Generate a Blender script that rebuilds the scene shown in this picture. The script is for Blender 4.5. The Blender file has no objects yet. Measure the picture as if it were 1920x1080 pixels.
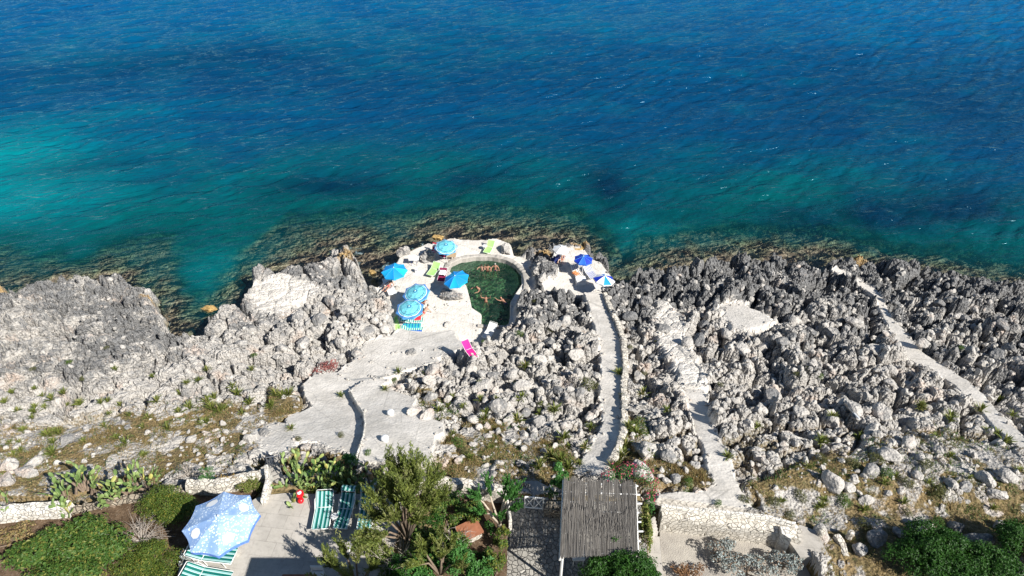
import bpy, math, random
import numpy as np
from mathutils import Vector, Matrix
# ------------------------------------------------------------------ camera, world, sun, exposure
S = bpy.context.scene
COL = S.collection
CAMH, PITCH, FPX = 35.0, math.radians(39.0), 1280.0
cam = bpy.data.cameras.new('camera'); cam.lens = 24.0; cam.sensor_width = 36.0; cam.clip_start = 0.5; cam.clip_end = 6000
cam_o = bpy.data.objects.new('camera', cam); COL.objects.link(cam_o)
cam_o.location = (0, 0, CAMH); cam_o.rotation_euler = (math.pi/2 - PITCH, 0, 0)
S.camera = cam_o
SUN_EL, SHD = math.radians(41.0), Vector((-0.78, 0.62, 0)).normalized()   # SHD: the way shadows fall on the ground
W = bpy.data.worlds.new('World'); S.world = W; W.use_nodes = True
nt = W.node_tree; nt.nodes.clear()
sky = nt.nodes.new('ShaderNodeTexSky'); sky.sky_type = 'NISHITA'; sky.sun_disc = False
sky.sun_elevation = SUN_EL; sky.sun_rotation = math.atan2(-SHD.x, -SHD.y); sky.air_density = 1.0; sky.dust_density = 0.1; sky.ozone_density = 3.0
bg = nt.nodes.new('ShaderNodeBackground'); bg.inputs[1].default_value = 0.050
wo = nt.nodes.new('ShaderNodeOutputWorld'); nt.links.new(sky.outputs[0], bg.inputs[0]); nt.links.new(bg.outputs[0], wo.inputs[0])
sl = bpy.data.lights.new('sun', 'SUN'); sl.energy = 5.0; sl.angle = math.radians(0.5); sl.color = (1.0, 0.955, 0.88)
so = bpy.data.objects.new('sun', sl); COL.objects.link(so)
ldir = Vector((SHD.x*math.cos(SUN_EL), SHD.y*math.cos(SUN_EL), -math.sin(SUN_EL)))
so.rotation_euler = ldir.to_track_quat('-Z', 'Y').to_euler(); so.location = (40, -40, 80)
S.view_settings.view_transform = 'Standard'; S.view_settings.look = 'None'; S.view_settings.gamma = 1.0
S.view_settings.exposure = 0.70
try:
    S.cycles.max_bounces = 6; S.cycles.transparent_max_bounces = 12; S.cycles.use_denoising = True; S.cycles.sample_clamp_direct = 2.6; S.cycles.sample_clamp_indirect = 3.0
except Exception: pass
rnd = random.Random(7); RS = np.random.RandomState(11)
# ------------------------------------------------------------------ pixel <-> world helpers (photo is 1920 x 1080)
cp, sp_ = math.cos(PITCH), math.sin(PITCH)
def ray(px, py):
    u, v = (px-960)/FPX, (540-py)/FPX
    return Vector((u, cp + v*sp_, -sp_ + v*cp))
def at(px, py, z):
    d = ray(px, py); t = (z-CAMH)/d.z
    return Vector((d.x*t, d.y*t, z))
def proj(x, y, z):
    dy, dz = y, z-CAMH
    f = dy*cp - dz*sp_; up = dy*sp_ + dz*cp
    return 960 + FPX*x/f, 540 - FPX*up/f
# ------------------------------------------------------------------ numpy noise
def hsh(ix, iy, seed):
    with np.errstate(over='ignore'):
        h = ix.astype(np.int64).astype(np.uint32)*np.uint32(374761393) + iy.astype(np.int64).astype(np.uint32)*np.uint32(668265263) + np.uint32((seed*2246822519) & 0xffffffff)
        h = (h ^ (h >> np.uint32(13)))*np.uint32(1274126177); h = (h ^ (h >> np.uint32(16)))*np.uint32(2654435761); h = h ^ (h >> np.uint32(15))
    return h.astype(np.float64)/4294967296.0
def vn(x, y, seed=0):
    x0, y0 = np.floor(x), np.floor(y); fx, fy = x-x0, y-y0
    fx = fx*fx*fx*(fx*(fx*6-15)+10); fy = fy*fy*fy*(fy*(fy*6-15)+10)
    a, b, c, d = hsh(x0, y0, seed), hsh(x0+1, y0, seed), hsh(x0, y0+1, seed), hsh(x0+1, y0+1, seed)
    return ((a*(1-fx)+b*fx)*(1-fy)+(c*(1-fx)+d*fx)*fy)*2-1
def fbm(x, y, o=4, seed=0, g=0.5):
    s, a, n = 0.0, 1.0, 0.0
    for i in range(o):
        s = s + a*vn(x*(1.97**i)+17.3*i, y*(1.97**i)-9.1*i, seed+i); n += a; a *= g
    return s/n
def ridg(x, y, o=3, seed=0):
    s, a, n = 0.0, 1.0, 0.0
    for i in range(o):
        s = s + a*(1-np.abs(vn(x*(2.1**i)+5.3*i, y*(2.1**i)+3.1*i, seed+i)))**2; n += a; a *= 0.5
    return s/n
def worley(x, y, seed=0):
    cx, cy = np.floor(x), np.floor(y)
    f1 = np.full(x.shape, 9.0); f2 = np.full(x.shape, 9.0); bx = np.zeros(x.shape); by = np.zeros(x.shape); dx = np.zeros(x.shape); dy = np.zeros(x.shape)
    for i in (-1, 0, 1):
        for j in (-1, 0, 1):
            gx, gy = cx+i, cy+j
            ex = gx+hsh(gx, gy, seed)-x; ey = gy+hsh(gx, gy, seed+1)-y
            d = np.sqrt(ex*ex+ey*ey); m = d < f1
            f2 = np.where(m, f1, np.minimum(f2, d))
            bx = np.where(m, gx, bx); by = np.where(m, gy, by); dx = np.where(m, -ex, dx); dy = np.where(m, -ey, dy)
            f1 = np.where(m, d, f1)
    return f1, f2, hsh(bx, by, seed+2), hsh(bx, by, seed+3), hsh(bx, by, seed+4), dx, dy
def sst(a, b, x):
    t = np.clip((x-a)/(b-a), 0, 1); return t*t*(3-2*t)
def sdpoly(x, y, P):
    """signed distance to a closed polygon, positive inside"""
    d = np.full(x.shape, 1e9); ins = np.zeros(x.shape, bool); n = len(P)
    for i in range(n):
        ax, ay = P[i][0], P[i][1]; bx, by = P[(i+1) % n][0], P[(i+1) % n][1]
        ex, ey = bx-ax, by-ay; L = ex*ex+ey*ey+1e-12
        t = np.clip(((x-ax)*ex+(y-ay)*ey)/L, 0, 1)
        qx, qy = x-ax-t*ex, y-ay-t*ey; d = np.minimum(d, qx*qx+qy*qy)
        if ey != 0:
            c = (ay > y) != (by > y); ins ^= c & (x < (y-ay)/ey*ex+ax)
    d = np.sqrt(d); return np.where(ins, d, -d)
# ------------------------------------------------------------------ the lie of the land
BY = [0, 14, 16, 18, 20, 25, 30, 34, 38, 42, 46, 60]
BZ = [10.2, 10.2, 9.9, 9.2, 8.5, 6.6, 5.0, 3.8, 2.6, 1.7, 1.25, 1.0]
def sst(a, b, x):
    t = np.clip((x-a)/(b-a), 0, 1); return t*t*(3-2*t)
DC = at(850, 640, 1.3)
def Bz(x, y):
    x = np.asarray(x, float); y = np.asarray(y, float)
    return np.interp(y, BY, BZ)+.35*vn(x/9.0, y/9.0, 5)*np.clip((y-17)/4, 0, 1)-.85*np.exp(-((x-DC.x)/6.5)**2-((y-DC.y)/4.2)**2)-.75*sst(9, 13, x)*sst(18.5, 16.5, y)
def atB(px, py):
    d = ray(px, py); t = np.linspace(20, 75, 900); z = CAMH + d.z*t
    b = Bz(d.x*t, d.y*t); k = int(np.argmax(z < b)); return Vector((d.x*t[k], d.y*t[k], b[k]))
def W0(pts, z=None): return [((atB(*p) if z is None else at(p[0], p[1], z)).x, (atB(*p) if z is None else at(p[0], p[1], z)).y) for p in pts]
COAST = [(-900, 620), (-300, 600), (-60, 575), (0, 562), (60, 542), (120, 520), (180, 524), (250, 532), (288, 548), (294, 580), (312, 615), (326, 664), (384, 668), (398, 624), (440, 604), (470, 568), (474, 524),
 (520, 512), (590, 500), (622, 470), (655, 456), (668, 500), (702, 535), (722, 505), (748, 472), (800, 450), (850, 442), (938, 440), (962, 452), (972, 474), (1000, 468), (1040, 452), (1092, 460), (1135, 475),
 (1145, 505), (1160, 530), (1185, 515), (1230, 512), (1330, 494), (1400, 486), (1480, 484), (1540, 498), (1600, 482), (1650, 498), (1720, 502), (1780, 512), (1850, 528), (1920, 532), (2000, 535), (2300, 560), (2900, 590)]
LAND = [(-120, -20)]+W0(COAST, 1.1)+[(120, -20)]
SHELF = [(-900, 560), (-300, 530), (-60, 480), (0, 478), (60, 500), (150, 503), (200, 480), (240, 464), (290, 462), (300, 500), (312, 545), (350, 585), (385, 590), (440, 552), (462, 505), (480, 468), (520, 440), (560, 424), (620, 410), (680, 404), (722, 410),
 (744, 432), (762, 414), (800, 400), (870, 395), (960, 400), (1060, 405), (1110, 420), (1135, 450), (1145, 505), (1162, 512), (1190, 484), (1230, 460), (1290, 445), (1400, 435), (1500, 440), (1570, 445), (1640, 465), (1700, 475), (1780, 485), (1850, 500), (1920, 506), (2300, 530), (2900, 560)]
SHELFW = [(-120, -20)]+W0(SHELF, -0.3)+[(120, -20)]
POOLZ, DECKZ, DECKR = 0.55, 0.85, 1.35
POOL = [(838, 505), (846, 493), (860, 487), (880, 483), (905, 482), (930, 484), (953, 490), (968, 500), (978, 512), (979, 532), (968, 548), (957, 566), (957, 590), (953, 610), (901, 608), (902, 588), (884, 576), (880, 556), (874, 534), (858, 520)]
POOLW = W0(POOL, DECKZ)
DECK = [(712, 548), (705, 515), (738, 488), (752, 470), (800, 452), (870, 446), (938, 448), (958, 460), (968, 476), (990, 495), (999, 528), (998, 548), (975, 556), (962, 575), (962, 612), (950, 632), (930, 645), (925, 676), (872, 676), (872, 650), (845, 640), (820, 650), (770, 648), (748, 640), (746, 600), (735, 570)]
APRON = [(650, 690), (690, 640), (740, 625), (800, 560), (870, 545), (895, 600), (890, 640), (850, 655), (825, 655), (814, 675), (766, 688), (728, 702), (665, 706)]
PLATR = [(1021, 534), (1026, 548), (1092, 552), (1135, 548), (1140, 515), (1126, 493), (1112, 487), (1096, 470), (1074, 468), (1040, 468), (1036, 490), (1050, 503), (1047, 520), (1033, 527)]
SLABL = [(572, 744), (572, 723), (587, 706), (635, 700), (651, 682), (678, 668), (728, 690), (716, 712), (700, 716), (676, 728), (656, 742), (664, 760), (682, 788), (678, 830), (668, 866), (655, 850), (600, 828), (557, 826), (539, 807), (537, 786), (560, 776), (587, 763)]
SLABR = [(658, 742), (690, 722), (735, 722), (716, 734), (751, 748), (782, 757), (772, 777), (795, 790), (832, 805), (832, 822), (816, 830), (807, 880), (674, 880), (684, 830), (686, 788), (668, 760)]
SLABU = [(650, 690), (690, 660), (782, 660), (826, 652), (814, 675), (766, 688), (728, 704), (700, 716), (676, 724), (640, 706)]
PATH1 = [(1096, 548), (1104, 570), (1112, 600), (1122, 635), (1129, 670), (1128, 720), (1130, 760), (1129, 802), (1118, 828), (1102, 850), (1078, 884), (1140, 892), (1146, 868), (1160, 836), (1166, 800), (1164, 760), (1163, 720), (1168, 690), (1166, 660), (1152, 612), (1138, 572), (1128, 548)]
PATH2 = [(1283, 728), (1293, 780), (1308, 820), (1322, 850), (1330, 880), (1346, 910), (1320, 920), (1236, 924), (1234, 942), (1310, 948), (1380, 958), (1404, 945), (1388, 915), (1376, 884), (1362, 850), (1344, 812), (1328, 770), (1322, 730)]
PATH3 = [(1560, 506), (1600, 528), (1640, 556), (1660, 600), (1672, 628), (1690, 668), (1740, 692), (1790, 724), (1830, 762), (1870, 806), (1925, 852), (1940, 838), (1890, 790), (1850, 742), (1810, 710), (1760, 680), (1722, 652), (1700, 624), (1674, 596), (1656, 560), (1640, 540), (1606, 520), (1570, 500)]
PATH4 = [(470, 588), (440, 602), (400, 634), (366, 664), (300, 700), (180, 758), (90, 800), (-20, 850), (-20, 872), (100, 815), (200, 772), (310, 722), (390, 676), (440, 634), (475, 600)]
PATCH5 = [(1355, 575), (1385, 570), (1430, 588), (1448, 602), (1410, 614), (1375, 612)]
PATCH6 = [(482, 530), (520, 520), (575, 532), (592, 545), (560, 562), (532, 585), (490, 580)]
PATCH7 = [(1236, 560), (1262, 580), (1285, 640), (1312, 690), (1322, 730), (1285, 735), (1268, 680), (1240, 640)]
WHITEL = [(486, 812), (520, 796), (540, 805), (560, 828), (540, 846), (500, 850)]
TERR = [(325, 1100), (345, 1030), (480, 930), (500, 900), (560, 908), (600, 925), (700, 925), (820, 940), (800, 1100)]
LGARD = [(-150, 968), (40, 955), (130, 950), (260, 925), (370, 905), (470, 893), (500, 896), (480, 930), (345, 1030), (325, 1100), (300, 1300), (-300, 1300)]
MGARD = [(690, 905), (800, 898), (940, 925), (950, 960), (960, 1100), (960, 1300), (300, 1300), (325, 1100), (700, 1100)]
COURT = [(930, 930), (1046, 930), (1200, 930), (1215, 1000), (1222, 1300), (950, 1300), (952, 1000)]
GRAV = [(1196, 960), (1236, 958), (1300, 968), (1440, 990), (1478, 1006), (1498, 1040), (1520, 1080), (1560, 1300), (1200, 1300)]
TZ, LGZ, MGZ, CZ, GZ = 10.6, 10.1, 9.7, 9.3, 8.7
# (polygon, level or None = follows the slope, offset, softness in metres, concrete weight)
ZONES = [(W0(SLABL), None, 0.10, .35, 1), (W0(SLABU), None, 0.12, .35, 1), (W0(SLABR), None, 0.50, .12, 1), (W0(PATCH6), None, 0.1, 1.6, .75, .8), (W0(PATCH5), None, 0.0, 1.0, .9), (W0(PATCH7), None, .1, .8, .75, .9), (W0(WHITEL), None, .1, .5, .9),
 (W0(PATH4), None, 0.1, 1.0, .35, .40), (W0(PATH3), None, 0.0, .21, 1, 1, .07), (W0(PATH2), None, 0.0, .21, 1, 1, .04), (W0(PATH1), None, 0.05, .25, 1), (W0(APRON), None, -0.1, .7, .95), (W0(DECK, DECKZ), DECKZ, 0, .6, .9), (W0(PLATR, DECKR), DECKR, 0, .3, .95),
 (W0(LGARD, LGZ), LGZ-.12, 0, .1, 0), (W0(MGARD, MGZ), MGZ-.12, 0, .1, 0), (W0(GRAV, GZ), GZ-.12, 0, .1, 0), (W0(COURT, CZ), CZ-.12, 0, .1, 0), (W0(TERR, TZ), TZ-.12, 0, .1, 0)]
JAGP = W0([(985, 470), (1040, 440), (1160, 470), (1400, 440), (1950, 480), (2300, 500), (2300, 760), (1920, 740), (1700, 650), (1500, 600), (1300, 600), (1180, 620), (1080, 560), (1000, 620), (960, 580)])
JAG2 = W0([(600, 450), (700, 460), (740, 470), (960, 430), (980, 480), (1010, 700), (1160, 740), (1250, 840), (1550, 800), (1920, 760), (2300, 800), (2300, 560), (1300, 500), (1000, 440)])
SMOO = W0([(-200, 500), (180, 510), (300, 540), (340, 640), (300, 700), (140, 720), (-200, 780)])
SOILP = [W0([(-40, 790), (130, 800), (250, 770), (420, 745), (540, 770), (480, 850), (430, 900), (240, 905), (130, 935), (-100, 950)]), W0([(830, 820), (900, 770), (1000, 805), (1080, 845), (1080, 900), (950, 930), (820, 890)]),
 W0([(1180, 850), (1260, 860), (1335, 880), (1340, 915), (1240, 922), (1190, 905)]), W0([(1400, 900), (1500, 860), (1640, 830), (1750, 800), (1930, 850), (2300, 900), (2300, 1300), (1600, 1300), (1520, 1000), (1410, 960)]),
 W0([(500, 720), (570, 740), (560, 780), (480, 800)]), W0([(760, 700), (830, 740), (880, 790), (820, 790), (780, 740)]), W0([(1160, 780), (1200, 790), (1230, 850), (1170, 860)])]
OCHRE = [at(*p) for p in [(8, 572, 1), (294, 568, 1), (650, 470, 2), (655, 490, 1.5), (395, 578, .6), (702, 506, .7), (822, 440, .8), (880, 443, .9), (930, 444, .9), (1088, 464, 1.2), (1240, 510, 1), (1390, 480, 1), (1610, 482, 1.6), (1025, 480, 1)]]
def terrain(x, y, full=False):
    """height (and the masks) of the whole land and sea bed at world points"""
    x = np.asarray(x, float); y = np.asarray(y, float)
    wx = 0.45*fbm(x/1.3, y/1.3, 4, 31); wy = 0.45*fbm(x/1.3+40, y/1.3, 4, 37)
    d = sdpoly(x+wx, y+wy, LAND); ds = sdpoly(x+2.2*wx, y+2.2*wy, SHELFW)+1.0*fbm(x/2.6, y/2.0, 4, 41)-.3
    B = Bz(x, y)
    jag = sst(-1.5, 1.5, sdpoly(x, y, JAGP)); jag2 = sst(-1.5, 2, sdpoly(x, y, JAG2)); smo = sst(-2, 2, sdpoly(x, y, SMOO))
    soil = np.zeros(x.shape)
    for P in SOILP: soil = np.maximum(soil, sst(-1.0, 1.2, sdpoly(x+wx, y+wy, P)))
    flat = np.zeros(x.shape); conc = np.zeros(x.shape); hz = B.copy()
    for P, lv, off, sf, cw, *q_ in ZONES:
        s = sdpoly(x+.38*wx*(sf > .2), y+.38*wy*(sf > .2), P)
        if len(q_) > 1: s = s-q_[1]-.12*wx
        m = sst(-sf, 0.0, s)*(q_[0] if q_ else 1); t = (B+off) if lv is None else lv
        hz = hz*(1-m)+t*m; flat = np.maximum(flat, m); conc = conc*(1-m)+cw*m
    # rock detail
    ww = 0.30
    xw = x+ww*wx*1.6; yw = y+ww*wy*1.6
    a = 0.55; xr = xw*math.cos(a)+yw*math.sin(a); yr = -xw*math.sin(a)+yw*math.cos(a)      # bedding runs to the upper right
    blk = np.zeros(x.shape); cre = np.zeros(x.shape)
    for s, am, sd in ((2.9, .30, 101), (1.3, .40, 111), (.56, .46, 121), (.27, .36, 131)):
        f1, f2, r1, r2, r3, dx, dy = worley(xr/s/1.35, yr/s, sd)
        e = np.clip((f2-f1)/.30, 0, 1)**.55
        blk += am*s*((r1-.5)*.95+(r2-.62)*1.5*dx+(r3-.5)*.9*dy+e*.8-.68)
        cre = cre+(1-np.clip((f2-f1)/.10, 0, 1))*min(.5, s*.4)
    rg = ridg(xr/1.6, yr/1.1, 4, 51); rg2 = ridg(x/.55+2*wx, y/.55+2*wy, 3, 61)
    jg = (rg-.60)*1.9+(rg2-.55)*.75
    cl = sst(-.25, .3, fbm(x/3.3, y/3.3, 3, 71))
    near = np.interp(y, [16, 19, 24, 30], [.55, .62, .85, 1.0])
    A = near*(1-.40*smo)*(1-.50*soil); blk = blk-.95*cre
    det = blk*(.80+.22*jag2)*A + jg*(.36*jag+.16*jag2*(1-jag)+.06)*A*(.55+.6*cl) + .55*A*fbm(x/4.5, y/4.5, 3, 81)
    f1, f2, r1, r2, r3, dx, dy = worley(xr/3.6+.35*wx, yr/1.25+.5*wy, 151); f1b, f2b, r1b, _, _, dxb, dyb = worley(xr/1.7, yr/.7, 161)
    slab = (r1-.5)*.85+(r2-.6)*.8*dy+.25*(r1b-.5)-1.4*(1-np.clip((f2-f1)/.15, 0, 1))-.55*(1-np.clip((f2b-f1b)/.16, 0, 1))
    det = det+slab*smo*.75*(1-soil)
    det = det + .12*jag
    det = np.maximum(det, -4+4.04*sst(.1, .7, soil)+.05*fbm(x/.9, y/.9, 3, 99))
    fine = .035*fbm(x/.22, y/.22, 3, 91)*(1-flat)+.012*fbm(x/.35, y/.35, 3, 95)
    gate = 1-flat
    land = hz+det*gate+fine
    land = np.where(flat < .5, np.maximum(land, .25+.2*rg2), land)
    # sea bed
    out = np.maximum(-ds, 0)
    bed_sh = -.34+.30*fbm(x/1.3, y/1.1, 4, 201)+.20*(rg2-.5)+.14*fbm(x/.33, y/.33, 3, 209)-.35*np.exp(-((ds-.2)/1.2)**2)-.46*sst(.8, 5.5, -d)
    bed_dp = -(0.9+3.8*(1-np.exp(-out/6.5))+.09*np.maximum(out-8, 0)+(.9*fbm(x/3.2, y/3.2, 4, 211)+.5*(rg2-.5))*np.clip(out/3, .1, 1))
    k = sst(-.2, 2.4, -ds)
    bed = bed_sh*(1-k)+np.minimum(bed_dp, -.25)*k
    m = sst(-.35, .30, d)
    h = bed*(1-m)+land*m
    # pool
    sp = sdpoly(x, y, POOLW)
    pm = sst(-.02, .22, sp); h = h*(1-pm)+(-.75+.35*fbm(x/.9, y/.9, 3, 221))*pm
    # rock never intrudes over the pool rim
    if not full: return h
    relief = (blk*A)
    grey = np.clip(.58*jag+.34*jag2*(1-jag)+.45*np.exp(-((d-2)/3.5)**2)*(1-smo*.3)+.55*fbm(x/2.1, y/2.1, 4, 231), 0, 1)
    gs = sst(-1, 1, sdpoly(x, y, W0([(80, 530), (280, 545), (335, 640), (300, 660), (200, 640), (120, 570)]))); grey = np.maximum(grey*(1-smo*.3)+.34*smo*sst(11, 0, d-4)+.10*(x < -6), .62*gs)
    och = np.zeros(x.shape)
    for o in OCHRE: och = np.maximum(och, np.exp(-(((x-o.x)/1.5)**2+((y-o.y)/.9)**2)))
    och = .8*och*sst(-.5, .3, d)*(1-conc)*(1-pm)
    soilm = soil*sst(.14, -.02, det+.22*fbm(x/.8, y/.8, 3, 241)*.5+.10*fbm(x/3.1, y/2.1, 3, 247))
    weak = sst(29+4*vn(x/5, y/5, 8), 21, y)*(1-soil)*(.5+.25*(x < -5))
    soilm = np.maximum(soilm, weak*sst(.04, -.14, relief+.12*fbm(x/1.4, y/1.4, 3, 249)))
    soilm = soilm*(1-sst(.1, .5, conc)); soilm = np.maximum(soilm, (flat > .5)*(conc < .05)*1.0)
    return h, dict(grey=grey, soil=soilm*(d > .5)*(1-pm), conc=conc*(1-sst(0, .1, sp)), ochre=och, wet=(1-sst(.05, .70, h+.35*fbm(x/.9, y/.9, 3, 261)+.1))*(d < 5)*(1-pm)+(d < -1)*.5, pool=pm, ds=ds, d=d, cre=cre)
_c = {}
def gz(x, y):
    return float(terrain(np.array([x]), np.array([y]))[0])
def ground(px, py):
    """where the sight line through a pixel of the photo meets the built ground"""
    d = ray(px, py); t = np.linspace(22, 72, 700); z = CAMH+d.z*t
    b = terrain(d.x*t, d.y*t); k = int(np.argmax(z < b)); return Vector((d.x*t[k], d.y*t[k], float(b[k])))
# ------------------------------------------------------------------ tagging and mesh helpers
def tag(o, label=None, cat=None, group=None, kind=None):
    if label: o['label'] = label
    if cat: o['category'] = cat
    if group: o['group'] = group
    if kind: o['kind'] = kind
    return o
def thing(name, label, cat, loc=(0, 0, 0), rz=0.0, group=None):
    o = bpy.data.objects.new(name, None); o.empty_display_size = .2; COL.objects.link(o)
    o.location = loc; o.rotation_euler = (0, 0, rz); return tag(o, label, cat, group)
def mk(name, V, F, mat, parent=None, smooth=False, mats=None, mi=None, attrs=None, loc=None):
    """one mesh object out of vertices and faces (array of equal-size faces, or a list)"""
    me = bpy.data.meshes.new(name)
    V = np.asarray(V, np.float32).reshape(-1, 3)
    if isinstance(F, np.ndarray):
        n, k = F.shape
        me.vertices.add(len(V)); me.vertices.foreach_set('co', V.ravel())
        me.loops.add(n*k); me.loops.foreach_set('vertex_index', F.astype(np.int32).ravel())
        me.polygons.add(n); me.polygons.foreach_set('loop_start', np.arange(0, n*k, k, dtype=np.int32)); me.polygons.foreach_set('loop_total', np.full(n, k, np.int32))
        me.update(calc_edges=True)
    else:
        me.from_pydata([tuple(map(float, v)) for v in V], [], F); me.update()
    for m in (mats or [mat]): me.materials.append(m)
    if mi is not None: me.polygons.foreach_set('material_index', np.asarray(mi, np.int32))
    me.polygons.foreach_set('use_smooth', np.full(len(me.polygons), bool(smooth)))
    for k_, a in (attrs or {}).items():
        a = np.asarray(a, np.float32)
        if a.ndim == 1:
            at_ = me.attributes.new(k_, 'FLOAT', 'POINT'); at_.data.foreach_set('value', a)
        else:
            at_ = me.attributes.new(k_, 'FLOAT_COLOR', 'POINT'); at_.data.foreach_set('color', np.c_[a, np.ones(len(a))].astype(np.float32).ravel())
    o = bpy.data.objects.new(name, me); COL.objects.link(o)
    if parent is not None: o.parent = parent
    if loc is not None: o.location = loc
    return o
class G:
    """collects boxes, tubes and discs that become one mesh"""
    def __init__(s): s.v = []; s.f = []; s.m = []
    def add(s, V, F, mi=0):
        b = len(s.v); s.v += [tuple(v) for v in V]; s.f += [tuple(i+b for i in f) for f in F]; s.m += [mi]*len(F); return s
    def box(s, c, d, R=None, mi=0, bev=0.0):
        hx, hy, hz = d[0]/2, d[1]/2, d[2]/2; P = []
        if bev > 0:
            b = min(bev, hx*.9, hy*.9)
            ring = [(-hx+b, -hy), (hx-b, -hy), (hx, -hy+b), (hx, hy-b), (hx-b, hy), (-hx+b, hy), (-hx, hy-b), (-hx, -hy+b)]
        else: ring = [(-hx, -hy), (hx, -hy), (hx, hy), (-hx, hy)]
        n = len(ring); P = [Vector((a, b_, -hz)) for a, b_ in ring]+[Vector((a, b_, hz)) for a, b_ in ring]
        F = [tuple(range(n))[::-1], tuple(range(n, 2*n))]+[(i, (i+1) % n, n+(i+1) % n, n+i) for i in range(n)]
        if R is not None: P = [R @ p for p in P]
        return s.add([p+Vector(c) for p in P], F, mi)
    def tube(s, pts, r, n=8, mi=0, cap=True):
        pts = [Vector(p) for p in pts]; rr = r if isinstance(r, (list, tuple)) else [r]*len(pts); V = []; F = []
        up = None
        for i, p in enumerate(pts):
            t = (pts[min(i+1, len(pts)-1)]-pts[max(i-1, 0)]).normalized()
            if up is None: up = t.orthogonal().normalized()
            a = (up-t*up.dot(t)); a = a.normalized() if a.length > 1e-6 else t.orthogonal().normalized(); up = a; b = t.cross(a)
            for k in range(n):
                w = 2*math.pi*k/n; V.append(p+(a*math.cos(w)+b*math.sin(w))*rr[i])
        for i in range(len(pts)-1):
            for k in range(n): F.append((i*n+k, i*n+(k+1) % n, (i+1)*n+(k+1) % n, (i+1)*n+k))
        if cap: F += [tuple(range(n))[::-1], tuple(range((len(pts)-1)*n, len(pts)*n))]
        return s.add(V, F, mi)
    def lathe(s, prof, n=20, c=(0, 0, 0), mi=0, R=None):
        V = []; F = []
        for r, z in prof:
            for k in range(n):
                w = 2*math.pi*k/n; p = Vector((r*math.cos(w), r*math.sin(w), z))
                V.append((R @ p if R is not None else p)+Vector(c))
        for i in range(len(prof)-1):
            for k in range(n): F.append((i*n+k, i*n+(k+1) % n, (i+1)*n+(k+1) % n, (i+1)*n+k))
        F += [tuple(range(n))[::-1], tuple(range((len(prof)-1)*n, len(prof)*n))]
        return s.add(V, F, mi)
    def obj(s, name, mat, parent=None, smooth=False, mats=None, loc=None):
        return mk(name, s.v, s.f, mat, parent, smooth, mats, s.m if mats else None, loc=loc)
# ------------------------------------------------------------------ materials
class NB:
    def __init__(s, name):
        s.m = bpy.data.materials.new(name); s.m.use_nodes = True; s.t = s.m.node_tree; s.t.nodes.clear()
        s.out = s.n('ShaderNodeOutputMaterial')
    def n(s, ty, **kw):
        o = s.t.nodes.new(ty)
        for k, v in kw.items(): setattr(o, k, v)
        return o
    def set(s, sock, v):
        if v is None: return
        if hasattr(v, 'is_output') or isinstance(v, bpy.types.NodeSocket): s.t.links.new(v, sock)
        else: sock.default_value = (tuple(v)+(1,) if isinstance(v, (tuple, list)) and len(v) == 3 and sock.type == 'RGBA' else v)
    def attr(s, name): return s.n('ShaderNodeAttribute', attribute_name=name)
    def pos(s, obj=False):
        c = s.n('ShaderNodeTexCoord') if obj else s.n('ShaderNodeNewGeometry')
        return c.outputs['Object'] if obj else c.outputs['Position']
    def noise(s, vec, scale, det=4, rough=.55, dist=0.0):
        o = s.n('ShaderNodeTexNoise'); s.set(o.inputs['Vector'], vec); o.inputs['Scale'].default_value = scale; o.inputs['Detail'].default_value = det
        o.inputs['Roughness'].default_value = rough; o.inputs['Distortion'].default_value = dist; return o.outputs[0]
    def voro(s, vec, scale, feat='F1', out=0, rand=1.0):
        o = s.n('ShaderNodeTexVoronoi', feature=feat); s.set(o.inputs['Vector'], vec); o.inputs['Scale'].default_value = scale
        o.inputs['Randomness'].default_value = rand; return o.outputs[out]
    def mapv(s, vec, sc=(1, 1, 1), rot=(0, 0, 0)):
        q = s.n('ShaderNodeMapping'); s.set(q.inputs['Vector'], vec); q.inputs['Rotation'].default_value = rot
        o = s.n('ShaderNodeMapping'); s.set(o.inputs['Vector'], q.outputs[0]); o.inputs['Scale'].default_value = sc; return o.outputs[0]
    def math(s, op, a, b=0.0, clamp=False):
        o = s.n('ShaderNodeMath', operation=op, use_clamp=clamp); s.set(o.inputs[0], a); s.set(o.inputs[1], b); return o.outputs[0]
    def rng(s, v, a, b, c=0.0, d=1.0):
        o = s.n('ShaderNodeMapRange'); s.set(o.inputs[0], v)
        for i, q in enumerate((a, b, c, d)): o.inputs[i+1].default_value = q
        return o.outputs[0]
    def mix(s, f, a, b, blend='MIX'):
        o = s.n('ShaderNodeMix', data_type='RGBA', blend_type=blend); s.set(o.inputs[0], f); s.set(o.inputs[6], a); s.set(o.inputs[7], b); return o.outputs[2]
    def bump(s, h, strength=.5, dist=.05, normal=None):
        o = s.n('ShaderNodeBump'); s.set(o.inputs['Height'], h); o.inputs['Strength'].default_value = strength; o.inputs['Distance'].default_value = dist
        if normal is not None: s.set(o.inputs['Normal'], normal)
        return o.outputs[0]
    def bsdf(s, col, rough=.7, normal=None, metal=0.0, spec=.4):
        o = s.n('ShaderNodeBsdfPrincipled'); s.set(o.inputs['Base Color'], col); s.set(o.inputs['Roughness'], rough); o.inputs['Metallic'].default_value = metal
        o.inputs['Specular IOR Level'].default_value = spec
        if normal is not None: s.set(o.inputs['Normal'], normal)
        return o.outputs[0]
    def end(s, sh): s.t.links.new(sh, s.out.inputs[0]); return s.m
def plain(name, col, rough=.6, var=.12, scale=14, metal=0.0, spec=.4, bump=.15, bd=.01):
    b = NB(name); p = b.pos(True); n = b.noise(p, scale, 4)
    c = b.mix(b.rng(n, .3, .7), tuple(q*(1-var) for q in col), tuple(min(1, q*(1+var)) for q in col))
    return b.end(b.bsdf(c, rough, b.bump(n, bump, bd), metal, spec))
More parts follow.
